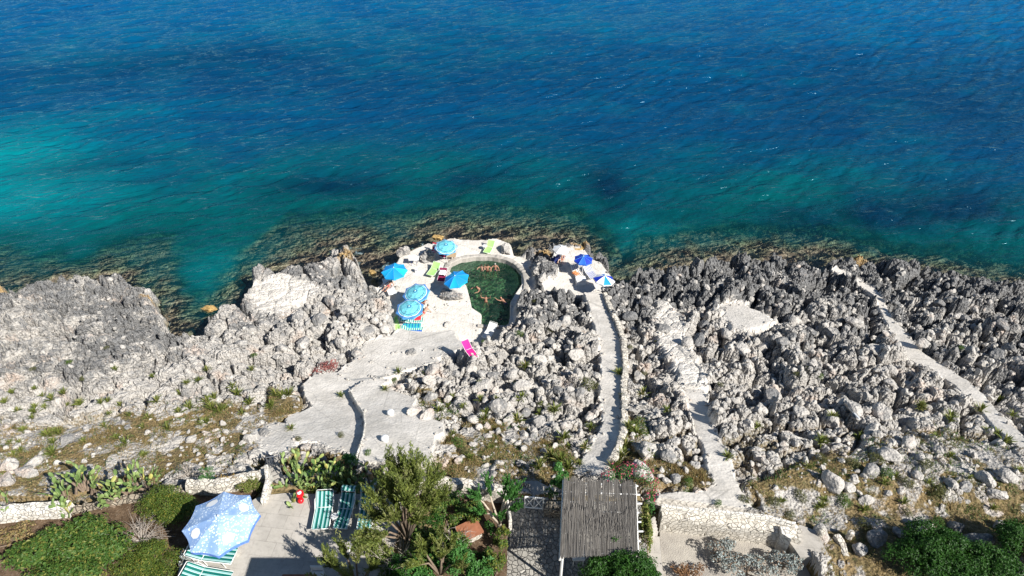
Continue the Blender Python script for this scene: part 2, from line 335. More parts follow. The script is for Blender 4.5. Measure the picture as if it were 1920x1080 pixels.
# --- rock / ground
def rock_colour(b, P, grey):
    n1 = b.noise(P, .9, 6, .62); n2 = b.noise(P, 5.0, 5, .65); n3 = b.noise(P, 22, 4, .6)
    pale = b.mix(b.rng(n1, .35, .7), (.57, .54, .50), (.36, .345, .325))
    pale = b.mix(b.math('MULTIPLY', b.rng(b.noise(P, .55, 3), .58, .72), .5), pale, (.62, .45, .35))          # rusty pink patches
    g = b.mix(b.rng(n2, .35, .65), (.10, .102, .106), (.27, .27, .27))
    f = b.math('ADD', grey, b.math('MULTIPLY', b.math('SUBTRACT', b.math('ADD', b.math('MULTIPLY', n2, .62), b.math('MULTIPLY', n1, .38)), .5), 2.6))
    c = b.mix(b.rng(f, .20, .50), pale, g)
    c = b.mix(b.math('MULTIPLY', b.rng(n3, .46, .66), .55), c, (.07, .068, .066))
    return c, n2, n3
b = NB('limestone_ground'); P = b.pos()
A1 = b.attr('mA').outputs[0]; A2 = b.attr('mB').outputs[0]
s1 = b.n('ShaderNodeSeparateColor'); b.set(s1.inputs[0], A1); s2 = b.n('ShaderNodeSeparateColor'); b.set(s2.inputs[0], A2)
grey, soil, conc = s1.outputs; och, wet, pool = s2.outputs
c, n2, n3 = rock_colour(b, P, b.math('SUBTRACT', grey, .12))
nc = b.noise(P, .8, 5, .6); nf = b.noise(P, 9, 4, .6)
cc = b.mix(b.rng(nc, .35, .66), (.72, .68, .625), (.52, .49, .445)); cc = b.mix(b.math('MULTIPLY', b.rng(nf, .55, .75), .45), cc, (.38, .36, .32))
cc = b.mix(b.math('MULTIPLY', b.rng(b.voro(b.mapv(P, (1, 1, 1), (0, 0, .3)), .33, 'DISTANCE_TO_EDGE'), .010, .0), .45), cc, (.20, .19, .17))
cc = b.mix(b.math('MULTIPLY', b.rng(b.noise(P, 2.3, 6, .75), .54, .68), .55), cc, (.36, .34, .31)); cc = b.mix(b.math('MULTIPLY', b.rng(b.noise(P, 15, 4, .7), .56, .68), .75), cc, (.27, .255, .235))
c = b.mix(b.rng(b.math('ADD', conc, b.math('MULTIPLY', b.math('SUBTRACT', n2, .5), 1.3)), .34, .62), c, cc)
sc = b.mix(b.rng(b.noise(P, 1.3, 5, .65), .35, .65), (.25, .18, .09), (.13, .11, .05)); sc = b.mix(b.rng(b.noise(P, 6, 4, .7), .52, .7), sc, (.34, .26, .15)); sc = b.mix(b.math('MULTIPLY', b.rng(b.noise(P, 2.6, 3), .58, .68), .7), sc, (.06, .085, .03))
c = b.mix(b.rng(b.math('ADD', soil, b.math('MULTIPLY', b.math('SUBTRACT', nf, .5), .8)), .35, .6), c, sc)
oc = b.mix(b.rng(n2, .35, .6), (.44, .29, .10), (.33, .24, .14)); c = b.mix(b.rng(b.math('ADD', och, b.math('MULTIPLY', b.math('SUBTRACT', n2, .5), 1.0)), .45, .7), c, oc)
wv = b.noise(P, 2.0, 8, .78, .3)
wc = b.mix(b.rng(wv, .34, .68), (.085, .062, .045), (.52, .41, .31)); wc = b.mix(b.rng(b.noise(P, .35, 4), .45, .6), wc, b.mix(b.rng(wv, .38, .62), (.075, .07, .042), (.48, .44, .30)))
wc = b.mix(b.rng(b.noise(P, 3.2, 5, .7), .60, .70), wc, (.60, .54, .46))
c = b.mix(wet, c, wc)
pc = b.mix(b.rng(b.noise(P, 1.9, 6, .7, 1.2), .42, .62), (.02, .05, .03), (.42, .52, .30)); c = b.mix(pool, c, pc)
hgt = b.math('ADD', b.math('MULTIPLY', n3, .35), b.math('ADD', b.math('MULTIPLY', n2, 1.0), b.math('MULTIPLY', b.voro(P, 7.0), .9)))
hgt = b.math('MULTIPLY', hgt, b.math('SUBTRACT', 1.0, b.math('MULTIPLY', conc, .85)))
nm = b.bump(hgt, 1.0, .10)
M_GROUND = b.end(b.bsdf(c, b.rng(wet, 0, 1, .9, .5), nm, 0, .25))
b = NB('boulder_limestone'); P = b.pos(); oi = b.n('ShaderNodeObjectInfo')
sxy = b.n('ShaderNodeSeparateXYZ'); b.set(sxy.inputs[0], P)
c, n2, n3 = rock_colour(b, P, b.math('ADD', b.math('MULTIPLY', b.math('SUBTRACT', oi.outputs['Random'], .5), .7), b.math('ADD', b.math('MULTIPLY', b.rng(sxy.outputs[1], 24, 42), b.rng(sxy.outputs[0], -4, 6, 0, .45)), .10)))
M_ROCK = b.end(b.bsdf(c, .9, b.bump(b.math('ADD', n2, b.math('MULTIPLY', b.voro(P, 8.0), .7)), 1.0, .06), 0, .2))
b = NB('grey_karst'); P = b.pos(); c, n2, n3 = rock_colour(b, P, .35)
M_KARST = b.end(b.bsdf(c, .9, b.bump(b.math('ADD', n2, b.math('MULTIPLY', b.voro(P, 6.0), .9)), 1.0, .10), 0, .2))
def stone_mat(name, c1, c2, joint, scale, jw=.035, rough=.85, dist=.05):
    b = NB(name); P = b.pos(); e = b.voro(P, scale, 'DISTANCE_TO_EDGE'); cell = b.voro(P, scale, 'F1', 1)
    sp = b.n('ShaderNodeSeparateColor'); b.set(sp.inputs[0], cell); n = b.noise(P, 7, 5, .65)
    c = b.mix(sp.outputs[0], c1, c2); c = b.mix(b.math('MULTIPLY', b.rng(n, .45, .7), .35), c, tuple(q*.55 for q in c2))
    j = b.rng(e, jw*.4, jw, 1, 0); c = b.mix(j, c, joint)
    h = b.math('ADD', b.rng(e, 0, jw*2.2), b.math('MULTIPLY', n, .4))
    return b.end(b.bsdf(c, rough, b.bump(h, .9, dist), 0, .25))
M_WALLW = stone_mat('whitewashed_stone', (.80, .77, .71), (.66, .62, .55), (.58, .54, .48), 5.0)
M_WALLC = stone_mat('cream_stone', (.68, .64, .57), (.55, .51, .44), (.36, .32, .26), 5.5)
M_COURT = stone_mat('crazy_paving', (.40, .38, .34), (.24, .23, .21), (.12, .115, .11), 5.2, .05, .75)
M_STONED = stone_mat('dry_stone', (.42, .36, .28), (.28, .24, .19), (.06, .05, .04), 5.0, .06)
b = NB('terrace_concrete'); P = b.pos()
bk = b.n('ShaderNodeTexBrick'); b.set(bk.inputs['Vector'], b.mapv(P, (1, 1, 1), (0, 0, .12))); bk.inputs['Scale'].default_value = 1.0; bk.inputs['Brick Width'].default_value = .9; bk.inputs['Row Height'].default_value = .6; bk.inputs['Mortar Size'].default_value = .012
bk.inputs['Color1'].default_value = (.40, .375, .335, 1); bk.inputs['Color2'].default_value = (.34, .32, .29, 1); bk.inputs['Mortar'].default_value = (.22, .205, .185, 1)
n1 = b.noise(P, .9, 6, .65); c = b.mix(b.rng(n1, .35, .65), bk.outputs[0], (.47, .44, .40)); c = b.mix(b.math('MULTIPLY', b.rng(b.noise(P, 7, 4), .5, .7), .3), c, (.24, .22, .2))
c = b.mix(b.math('MULTIPLY', b.rng(b.noise(P, .55, 6, .75, .6), .50, .62), .55), c, (.25, .235, .21)); c = b.mix(b.math('MULTIPLY', b.rng(b.noise(P, 18, 4, .7), .60, .72), .5), c, (.16, .15, .135))
M_TERR = b.end(b.bsdf(c, .75, b.bump(b.noise(P, 25, 3), .3, .01), 0, .3))
b = NB('gravel'); P = b.pos(); c = b.mix(b.voro(P, 22, 'F1', 0), (.36, .33, .29), (.24, .22, .20)); c = b.mix(b.rng(b.noise(P, 1.1, 5), .4, .65), c, (.42, .39, .34))
M_GRAV = b.end(b.bsdf(c, .9, b.bump(b.voro(P, 22), .8, .02), 0, .2))
b = NB('garden_soil'); P = b.pos(); c = b.mix(b.rng(b.noise(P, 2.2, 6, .7), .35, .65), (.065, .042, .026), (.16, .11, .072)); c = b.mix(b.rng(b.noise(P, 9, 5, .7), .55, .7), c, (.24, .19, .14))
M_SOIL = b.end(b.bsdf(c, .95, b.bump(b.noise(P, 12, 5), .9, .05), 0, .1))
# --- plants
def leaf_mat(name, dark, light, extra=None, ef=(.8, .95), trans=.25, rough=.5):
    b = NB(name); r = b.attr('rnd').outputs[0]; sp = b.n('ShaderNodeSeparateColor'); b.set(sp.inputs[0], r)
    c = b.mix(sp.outputs[0], dark, light)
    if extra: c = b.mix(b.rng(sp.outputs[1], *ef), c, extra)
    p = b.bsdf(c, rough, None, 0, .3); t = b.n('ShaderNodeBsdfTranslucent'); b.set(t.inputs[0], b.mix(.4, c, light))
    m = b.n('ShaderNodeMixShader'); m.inputs[0].default_value = trans; b.t.links.new(p, m.inputs[1]); b.t.links.new(t.outputs[0], m.inputs[2])
    return b.end(m.outputs[0])
L_HEDGE = leaf_mat('hedge_leaf', (.035, .075, .012), (.13, .19, .03), (.30, .27, .05))
L_SHRUB = leaf_mat('shrub_leaf', (.03, .085, .015), (.10, .18, .035), (.21, .22, .05), (.7, .95))
L_PINE = leaf_mat('tamarisk_leaf', (.05, .08, .02), (.23, .27, .06), (.25, .26, .10))
L_GREEN = leaf_mat('bright_leaf', (.03, .11, .02), (.10, .26, .06))
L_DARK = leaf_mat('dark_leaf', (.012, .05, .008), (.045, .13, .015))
L_SILV = leaf_mat('silver_leaf', (.17, .20, .19), (.42, .47, .45), (.24, .17, .12), (.7, .8), .1)
L_TUFT = leaf_mat('tuft_leaf', (.07, .10, .02), (.22, .26, .06), (.38, .32, .14))
L_GRASS = leaf_mat('dry_grass', (.17, .115, .045), (.42, .32, .15), (.12, .15, .05), (.75, .85), .2)
L_PINK = leaf_mat('pink_flower', (.32, .03, .07), (.62, .13, .20), None, (.8, .95), .3)
L_RED = leaf_mat('reddish_leaf', (.16, .04, .04), (.42, .17, .15))
L_PAD = leaf_mat('cactus_pad', (.10, .17, .05), (.24, .32, .11), (.45, .42, .12), (.86, .95), .08)
L_OLIVE = leaf_mat('olive_cushion', (.055, .065, .02), (.16, .165, .06))
M_BARK = plain('bark', (.20, .15, .11), .9, .3, 10)
M_DEAD = plain('dead_twigs', (.36, .32, .28), .9, .25, 8)
# --- made things
M_WHITE = plain('white_enamel', (.78, .78, .76), .35, .05, 6, 0, .5, .03)
M_REED = None
b = NB('reed_thatch'); P = b.pos(True)
st = b.noise(b.mapv(P, (26, .8, 2)), 1.6, 6, .75); st2 = b.noise(b.mapv(P, (7, .5, 1)), 1.0, 4, .6); r = b.attr('rnd').outputs[0]; sp = b.n('ShaderNodeSeparateColor'); b.set(sp.inputs[0], r)
c = b.mix(sp.outputs[0], (.10, .092, .085), (.26, .245, .225)); c = b.mix(b.math('MULTIPLY', b.rng(st, .35, .65), .6), c, (.11, .10, .09)); c = b.mix(b.math('MULTIPLY', b.rng(st2, .52, .7), .45), c, (.30, .275, .24))
M_REED = b.end(b.bsdf(c, .85, b.bump(st, .6, .02), 0, .2))
M_RED = plain('red_plastic', (.62, .012, .02), .3, .08, 5, 0, .5, .02)
M_STEEL = plain('dull_steel', (.35, .36, .38), .4, .1, 10, .8)
M_SKIN = plain('skin_tan', (.38, .20, .135), .55, .06, 9, 0, .35, .05)
M_SKIN2 = plain('skin_pale', (.48, .29, .21), .55, .06, 9, 0, .35, .05)
M_HAIR = plain('dark_hair', (.035, .022, .015), .6, .2, 20); M_HAIRG = plain('grey_hair', (.35, .33, .31), .6, .2, 20)
M_LIME = plain('lime_fabric', (.36, .66, .20), .7, .06); M_MAG = plain('magenta_fabric', (.72, .015, .24), .7, .06); M_WINE = plain('wine_fabric', (.20, .012, .06), .8, .1)
M_BLUEF = plain('royal_blue_towel', (.012, .10, .55), .9, .12); M_REDF = plain('red_swimwear', (.60, .03, .05), .7, .1); M_NAVY = plain('navy_fabric', (.015, .03, .14), .8, .1)
M_ORANGE = plain('orange_towel', (.70, .25, .10), .9, .1); M_CLOTH = plain('white_canvas', (.70, .71, .70), .8, .05); M_WOOD = plain('worn_wood', (.42, .30, .18), .8, .2); M_TERRA = plain('terracotta', (.30, .12, .065), .8, .2, 5)
def stripes(name, a, c2, per, axis=0, duty=.5, phase=0.0, third=None):
    b = NB(name); P = b.pos(True); s_ = b.n('ShaderNodeSeparateXYZ'); b.set(s_.inputs[0], P)
    f = b.math('FRACT', b.math('ADD', b.math('MULTIPLY', s_.outputs[axis], 1/per), 10.0+phase)); k = b.math('LESS_THAN', f, duty); c = b.mix(k, a, c2)
    if third: c = b.mix(b.math('MULTIPLY', b.math('GREATER_THAN', f, duty+.1), b.math('LESS_THAN', f, duty+.2)), c, third)
    return b.end(b.bsdf(c, .75, b.bump(b.noise(P, 60, 2), .2, .005), 0, .3))
M_GWS = stripes('green_white_stripes', (.46, .64, .61), (.0, .13, .11), .165, 1, .58, .2, (.02, .30, .33))
M_BWS = stripes('blue_white_stripes', (.70, .70, .68), (.03, .07, .30), .11, 1, .45)
M_OWS = stripes('brown_white_stripes', (.75, .74, .70), (.22, .17, .13), .15, 1, .35)
M_GBS = stripes('green_blue_cross_stripes', (.05, .42, .40), (.01, .20, .42), .22, 0, .5)
M_CROSS = stripes('green_white_cross_stripes', (.50, .74, .66), (.01, .26, .22), .16, 0, .5)
def ringed(name, inner, rim, dark, R):
    b = NB(name); P = b.pos(True); s_ = b.n('ShaderNodeSeparateXYZ'); b.set(s_.inputs[0], P); cb = b.n('ShaderNodeCombineXYZ'); b.set(cb.inputs[0], s_.outputs[0]); b.set(cb.inputs[1], s_.outputs[1])
    l = b.n('ShaderNodeVectorMath', operation='LENGTH'); b.set(l.inputs[0], cb.outputs[0]); r = b.math('MULTIPLY', l.outputs['Value'], 1/R)
    c = b.mix(b.rng(b.noise(P, 9, 3), .52, .6), inner, tuple(q*.55 for q in inner))
    for lo, hi, col in ((.10, .17, dark), (.62, .66, (.02, .10, .22)), (.84, 1.2, rim), (.77, .795, (.02, .08, .2)), (.80, .835, (.75, .85, .88))):
        c = b.mix(b.math('MULTIPLY', b.math('GREATER_THAN', r, lo), b.math('LESS_THAN', r, hi)), c, col)
    p = b.bsdf(c, .7, None, 0, .3); return b.end(p)
M_RING = ringed('patterned_light_blue', (.16, .55, .66), (.06, .20, .50), (.03, .14, .3), 1.0)
M_AZ1 = plain('azure_panel', (.005, .26, .72), .6, .06); M_AZ2 = plain('azure_light_panel', (.01, .42, .78), .6, .06)
M_RB1 = plain('deep_blue_panel', (.008, .035, .42), .6, .06); M_RB2 = plain('mid_blue_panel', (.02, .13, .55), .6, .06); M_WPAN = plain('white_panel', (.74, .76, .78), .6, .04); M_GPAN = plain('pale_grey_panel', (.50, .50, .50), .6, .05)
M_TRIM = plain('sky_blue_trim', (.12, .45, .75), .6, .05)
b = NB('bubble_parasol'); P = b.pos(True); vo = b.voro(P, 12); big = b.voro(P, 5.5)
reg = b.rng(b.noise(P, 1.2, 2), .38, .46)
c = b.mix(b.rng(b.noise(P, 1.4, 4), .35, .65), (.20, .33, .58), (.33, .47, .70)); c = b.mix(b.math('MULTIPLY', b.math('LESS_THAN', vo, .34), reg), c, (.66, .78, .90)); c = b.mix(b.math('MULTIPLY', b.math('LESS_THAN', big, .13), .6), c, (.6, .72, .86))
M_BUB = b.end(b.bsdf(c, .6, b.bump(b.noise(P, 2.5, 4), .35, .04), 0, .3))
M_BUBV = plain('parasol_valance', (.12, .24, .62), .7, .2, 12)
# ------------------------------------------------------------------ the land and sea bed: one sheet
NX, YS = 1300, []
yy = 9.0
while yy < 62: YS.append(yy); yy += .050+.00115*max(yy-12, 0)
while yy < 125: YS.append(yy); yy += .16*(1+(yy-62)/10)
YS = [-60, -20, -5, 3, 6.5]+YS+[140, 180, 260, 500, 1200, 3500]; YS = np.array(YS)
uu = np.linspace(-1, 1, NX); ue = np.concatenate([np.linspace(1.002, 1.35, 130), np.linspace(1.37, 1.9, 50), [2.2, 3, 8]]); uu = np.concatenate([-ue[::-1], uu, ue])
hw = .80*np.sqrt(np.maximum(YS, 0)**2+22**2)+2.5
X = uu[None, :]*hw[:, None]; Y = np.repeat(YS[:, None], len(uu), 1)
H, MK = terrain(X.ravel(), Y.ravel(), True)
def gridF(ny, nx, keep=None):
    i = np.arange(ny*nx).reshape(ny, nx); F = np.stack([i[:-1, :-1], i[:-1, 1:], i[1:, 1:], i[1:, :-1]], -1).reshape(-1, 4)
    return F if keep is None else F[keep.reshape(ny, nx)[:-1, :-1].ravel()]
g = mk('ground', np.stack([X.ravel(), Y.ravel(), H], 1), gridF(len(YS), len(uu)), M_GROUND, None, False,
   attrs={'mA': np.stack([MK['grey'], MK['soil'], MK['conc']], 1), 'mB': np.stack([MK['ochre'], MK['wet'], MK['pool']], 1)})
tag(g, 'jagged limestone shore sloping down to the sea', None, None, 'structure')
# ------------------------------------------------------------------ the sea
b = NB('sea_water'); wc_ = b.attr('wcol').outputs[0]; dp = b.attr('depth').outputs['Fac']; P = b.pos()
w1 = b.noise(b.mapv(P, (.30, 1.0, 1), (0, 0, -.27)), .85, 3, .5, .7); w1 = b.math('SUBTRACT', 1.0, b.math('ABSOLUTE', b.math('SUBTRACT', b.math('MULTIPLY', w1, 4.4), 2.2))); w2 = b.noise(b.mapv(P, (.5, 1.3, 1), (0, 0, -.22)), 2.0, 3, .5)
nm = b.bump(b.math('MULTIPLY', b.math('ADD', b.math('MULTIPLY', w1, .50), b.math('MULTIPLY', w2, .8)), b.rng(dp, .4, 3.0, .03, 1.0)), 1.0, .20)
al = b.math('SUBTRACT', 1.0, b.math('POWER', 2.718, b.math('MULTIPLY', b.math('MAXIMUM', b.math('SUBTRACT', dp, .50), 0.0), -.66)), True)
tr = b.n('ShaderNodeBsdfTransparent'); b.set(tr.inputs[0], b.mix(b.rng(dp, .35, 2.2), (.97, .98, .96), (.20, .78, .68)))
df = b.n('ShaderNodeBsdfDiffuse'); b.set(df.inputs[0], wc_); b.set(df.inputs['Normal'], nm)
m1 = b.n('ShaderNodeMixShader'); b.set(m1.inputs[0], al); b.t.links.new(tr.outputs[0], m1.inputs[1]); b.t.links.new(df.outputs[0], m1.inputs[2])
gl = b.n('ShaderNodeBsdfGlossy'); gl.inputs['Roughness'].default_value = .10; gl.inputs[0].default_value = (.46, .82, 1, 1); b.set(gl.inputs['Normal'], nm)
fr = b.n('ShaderNodeFresnel'); fr.inputs[0].default_value = 1.33; b.set(fr.inputs['Normal'], nm)
m2 = b.n('ShaderNodeMixShader'); b.set(m2.inputs[0], fr.outputs[0]); b.t.links.new(m1.outputs[0], m2.inputs[1]); b.t.links.new(gl.outputs[0], m2.inputs[2])
M_SEA = b.end(m2.outputs[0])
ys = [33.0]
while ys[-1] < 140: ys.append(ys[-1]+max(.10, (ys[-1]**2+1225)/35/1280*1.25*.9))
ys = np.array(ys+[160, 200, 280, 420, 700, 1300, 3500])
ue = np.concatenate([np.linspace(1.002, 1.35, 110), np.linspace(1.37, 1.9, 40), [2.2, 6, 30]]); ux = np.concatenate([-ue[::-1], np.linspace(-1, 1, 1250), ue])
hw = .80*np.sqrt(ys**2+22**2)+2.5
X = (ux[None, :]*hw[:, None]).ravel(); Y = np.repeat(ys[:, None], len(ux), 1).ravel()
Z = np.zeros(X.shape); base = math.radians(90+16)
wy_, wx_ = 1.2*fbm(X/14, Y/14, 2, 301), 1.2*fbm(X/14+9, Y/14, 2, 305)
for k in range(46):
    lam = 1.1*(4.4/1.1)**(k/45.0); th = base+RS.normal(0, .36); a = .0082*lam*(.5+1.0*RS.rand())
    ph = RS.rand()*6.283; q = (X+wx_)*math.cos(th)+(Y+wy_)*math.sin(th); kk = 2*math.pi/lam
    s = np.sin(q*kk+ph); Z += a*(s+.30*np.cos(2*(q*kk+ph)))
calm = .65+.45*fbm(X/25, Y/12, 3, 311)
deep = sst(0, 5, -sdpoly(X, Y, SHELFW)); Z = Z*calm*(.10+.90*deep)*np.interp(Y, [100, 160, 300], [1, .6, 0])
hb, mk2 = terrain(X, Y, True); dpt = np.clip(-hb, .02, 40)
dpt = np.where(Y > 60, np.maximum(dpt, .5), dpt)
keep = (mk2['d'] < 1.6)
PX, PY = proj(X, Y, 0*X)
dist = np.maximum(-mk2['ds'], 0)
n1 = fbm(X/9, Y/6, 4, 321); n2 = fbm(X/3.4, Y/2.6, 4, 331); n3 = fbm(X/28, Y/16, 3, 341)
teal = np.array([.001, .072, .082]); blue = np.array([.001, .048, .125]); far = np.array([.001, .078, .205]); turq = np.array([.001, .175, .205]); dark = np.array([.001, .014, .044])
t = sst(2, 24, dist+5*n1)[:, None]; C = teal*(1-t)+blue*t
t = sst(24, 85, dist+7*n3)[:, None]; C = C*(1-t)+far*t
def blob(px, py, rx, ry, rot=0.0):
    c = at(px, py, 0); e = X-c.x; f = Y-c.y; ca, sa = math.cos(rot), math.sin(rot); return np.exp(-(((e*ca+f*sa)/rx)**2+((-e*sa+f*ca)/ry)**2))
sand = np.clip(1.15*blob(-50, 325, 14, 10, -.1)+.16*blob(230, 215, 11, 2.6, .30)+.4*blob(30, 390, 7, 5)+.45*blob(420, 500, 6, 3)+.35*blob(1230, 430, 5, 3)+.14*blob(480, 70, 60, 14, .15)-.12*n1-.12*n2, 0, 1)[:, None]
C = C*(1-sand)+turq*sand
dk = np.clip(.5*blob(170, 310, 9, 3.2, .25)+.8*blob(1140, 350, 2.5, 4)+.4*blob(300, 115, 28, 7, .25)+.7*blob(1800, 390, 9, 4)+.6*blob(1560, 410, 6, 2.5)+.6*blob(880, 340, 3, 2.5)+.7*blob(600, 350, 6, 2)+.45*blob(1900, 200, 40, 22)+.25*blob(700, 130, 40, 10, .2)+.60*n2*np.exp(-dist/14)+.14*n1, 0, .85)[:, None]
C = C*(1-dk)+dark*dk
C *= (1+.22*n2[:, None]*np.exp(-dist/30)[:, None])
foam = np.clip(sst(.42, .10, dpt)*sst(.50, .70, ridg(X/.7, Y/.5, 3, 351)+.15*n2), 0, 1)*(mk2['d'] > -1.6)*sst(-.25, .4, fbm(X/4, Y/4, 2, 361))*.75
C = C*(1-foam[:, None])+np.array([.72, .75, .76])*foam[:, None]; dpt = np.maximum(dpt, foam*3.2)
g = mk('sea', np.stack([X, Y, Z], 1), gridF(len(ys), len(ux), keep), M_SEA, None, True, attrs={'wcol': C, 'depth': dpt})
tag(g, 'rippled blue sea turning teal over the shallow shelf', None, None, 'structure')
# the pool's water
b = NB('pool_water'); P = b.pos(); w1 = b.noise(P, 2.2, 5, .6, .8); nm = b.bump(w1, 1.0, .16)
tr = b.n('ShaderNodeBsdfTransparent'); tr.inputs[0].default_value = (.62, .88, .74, 1); df = b.n('ShaderNodeBsdfDiffuse'); b.set(df.inputs[0], b.mix(b.rng(b.noise(P, .8, 6, .7, 1.0), .38, .64), (.010, .045, .034), (.06, .16, .10))); b.set(df.inputs['Normal'], nm)
m1 = b.n('ShaderNodeMixShader'); m1.inputs[0].default_value = .22; b.t.links.new(tr.outputs[0], m1.inputs[1]); b.t.links.new(df.outputs[0], m1.inputs[2])
gl = b.n('ShaderNodeBsdfGlossy'); gl.inputs['Roughness'].default_value = .06; b.set(gl.inputs['Normal'], nm); fr = b.n('ShaderNodeFresnel'); fr.inputs[0].default_value = 1.33; b.set(fr.inputs['Normal'], nm)
m2 = b.n('ShaderNodeMixShader'); b.set(m2.inputs[0], fr.outputs[0]); b.t.links.new(m1.outputs[0], m2.inputs[1]); b.t.links.new(gl.outputs[0], m2.inputs[2]); M_POOL = b.end(m2.outputs[0])
pts = [Vector((p[0], p[1], POOLZ)) for p in POOLW]; cen = sum(pts, Vector())/len(pts); pts = [cen+(p-cen)*1.045 for p in pts]; pts = [Vector((p.x, p.y, POOLZ)) for p in pts]
g = mk('pool_water', pts, [tuple(range(len(pts)))[::-1]], M_POOL); tag(g, 'still green water of the rock pool', None, None, 'structure')
# ------------------------------------------------------------------ foliage, rocks and other growth
def rotm(n, R=RS):
    """n random rotation matrices"""
    q = R.normal(size=(n, 4)); q /= np.linalg.norm(q, axis=1)[:, None]; w, x, y, z = q.T
    return np.stack([1-2*(y*y+z*z), 2*(x*y-z*w), 2*(x*z+y*w), 2*(x*y+z*w), 1-2*(x*x+z*z), 2*(y*z-x*w), 2*(x*z-y*w), 2*(y*z+x*w), 1-2*(x*x+y*y)], 1).reshape(n, 3, 3)
def leaves(C, N, size, asp=.5, up=.0, rv=None):
    """leaf quads at centres C facing roughly N; returns verts, faces, rnd"""
    n = len(C); N = N+RS.normal(0, .55, (n, 3)); N[:, 2] += up; N /= np.linalg.norm(N, axis=1)[:, None]
    T = np.cross(N, RS.normal(size=(n, 3))); T /= np.linalg.norm(T, axis=1)[:, None]; Bn = np.cross(N, T)
    L = size*(.6+.8*RS.rand(n))[:, None]; w = L*asp
    V = np.stack([C-T*L*.5, C+Bn*w*.5+N*L*.05, C+T*L*.5-N*L*.12, C-Bn*w*.5+N*L*.05], 1).reshape(-1, 3)
    F = np.arange(n*4).reshape(n, 4); r = (RS.rand(n, 3) if rv is None else rv); return V, F, np.repeat(r, 4, 0)
def crown_pts(lobes, dens, core=.55):
    """points through the outer volume of a set of lobes (cx,cy,cz,rx,ry,rz), thinned into clumps"""
    Cs, Ns, Rs = [], [], []
    for l in lobes:
        cx, cy, cz, rx, ry, rz = l; n = int(dens*(rx*ry+ry*rz+rx*rz)*4)
        d = RS.normal(size=(n, 3)); d /= np.linalg.norm(d, axis=1)[:, None]; d[:, 2] = np.where(d[:, 2] < -.35, -d[:, 2], d[:, 2])
        k = fbm(d[:, 0]*3.1+cx*3, d[:, 1]*3.1+d[:, 2]*2.7+cy, 3, 77)
        rr = (core+(1-core)*RS.rand(n)**.6)*(1+.35*k); P = d*rr[:, None]*np.array([rx, ry, rz])+np.array([cx, cy, cz])
        keep = (fbm(P[:, 0]*5+9, P[:, 1]*5+P[:, 2]*4, 2, 78) > -.28) | (RS.rand(n) < .25)
        Cs.append(P[keep]); Ns.append(d[keep]); b_ = np.clip(RS.rand(keep.sum())*.6+.4*(k[keep]*.9+.5), 0, 1); Rs.append(np.stack([b_, RS.rand(keep.sum()), b_], 1))
    return np.concatenate(Cs), np.concatenate(Ns), np.concatenate(Rs)
def bush(name, label, cat, x, y, z, lobes, leafmat, size=.09, dens=260, asp=.55, core=.5, group=None, sticks=7, up=.2, barkmat=None, h=None):
    t = thing(name, label, cat, (x, y, z), 0, group)
    C, N, R = crown_pts(lobes, dens, core); V, F, r = leaves(C, N, size, asp, up, R)
    mk('foliage', V, F, leafmat, t, False, attrs={'rnd': r})
    g = G()
    for i in range(sticks):
        l = lobes[i % len(lobes)]; e = Vector((l[0]+rnd.uniform(-.5, .5)*l[3], l[1]+rnd.uniform(-.5, .5)*l[4], l[2]+.3*l[5])); s0 = Vector((rnd.uniform(-.12, .12), rnd.uniform(-.12, .12), -.05)); m = s0.lerp(e, .5)+Vector((rnd.uniform(-.1, .1), rnd.uniform(-.1, .1), .1))
        g.tube([s0, m, e], [.035, .022, .008], 5)
    g.obj('stem', barkmat or M_BARK, t); return t
def lobes_in(rx, ry, h, n, r=.45, seed=0):
    R = random.Random(seed); L = []
    for i in range(n):
        a = R.uniform(0, 6.283); q = math.sqrt(R.random())*.78; rr = r*R.uniform(.7, 1.2); L.append((math.cos(a)*rx*q, math.sin(a)*ry*q, h*(.55+.3*R.random())*(1-.35*q), rr*rx*.9, rr*ry*.9, rr*h*.8))
    return L
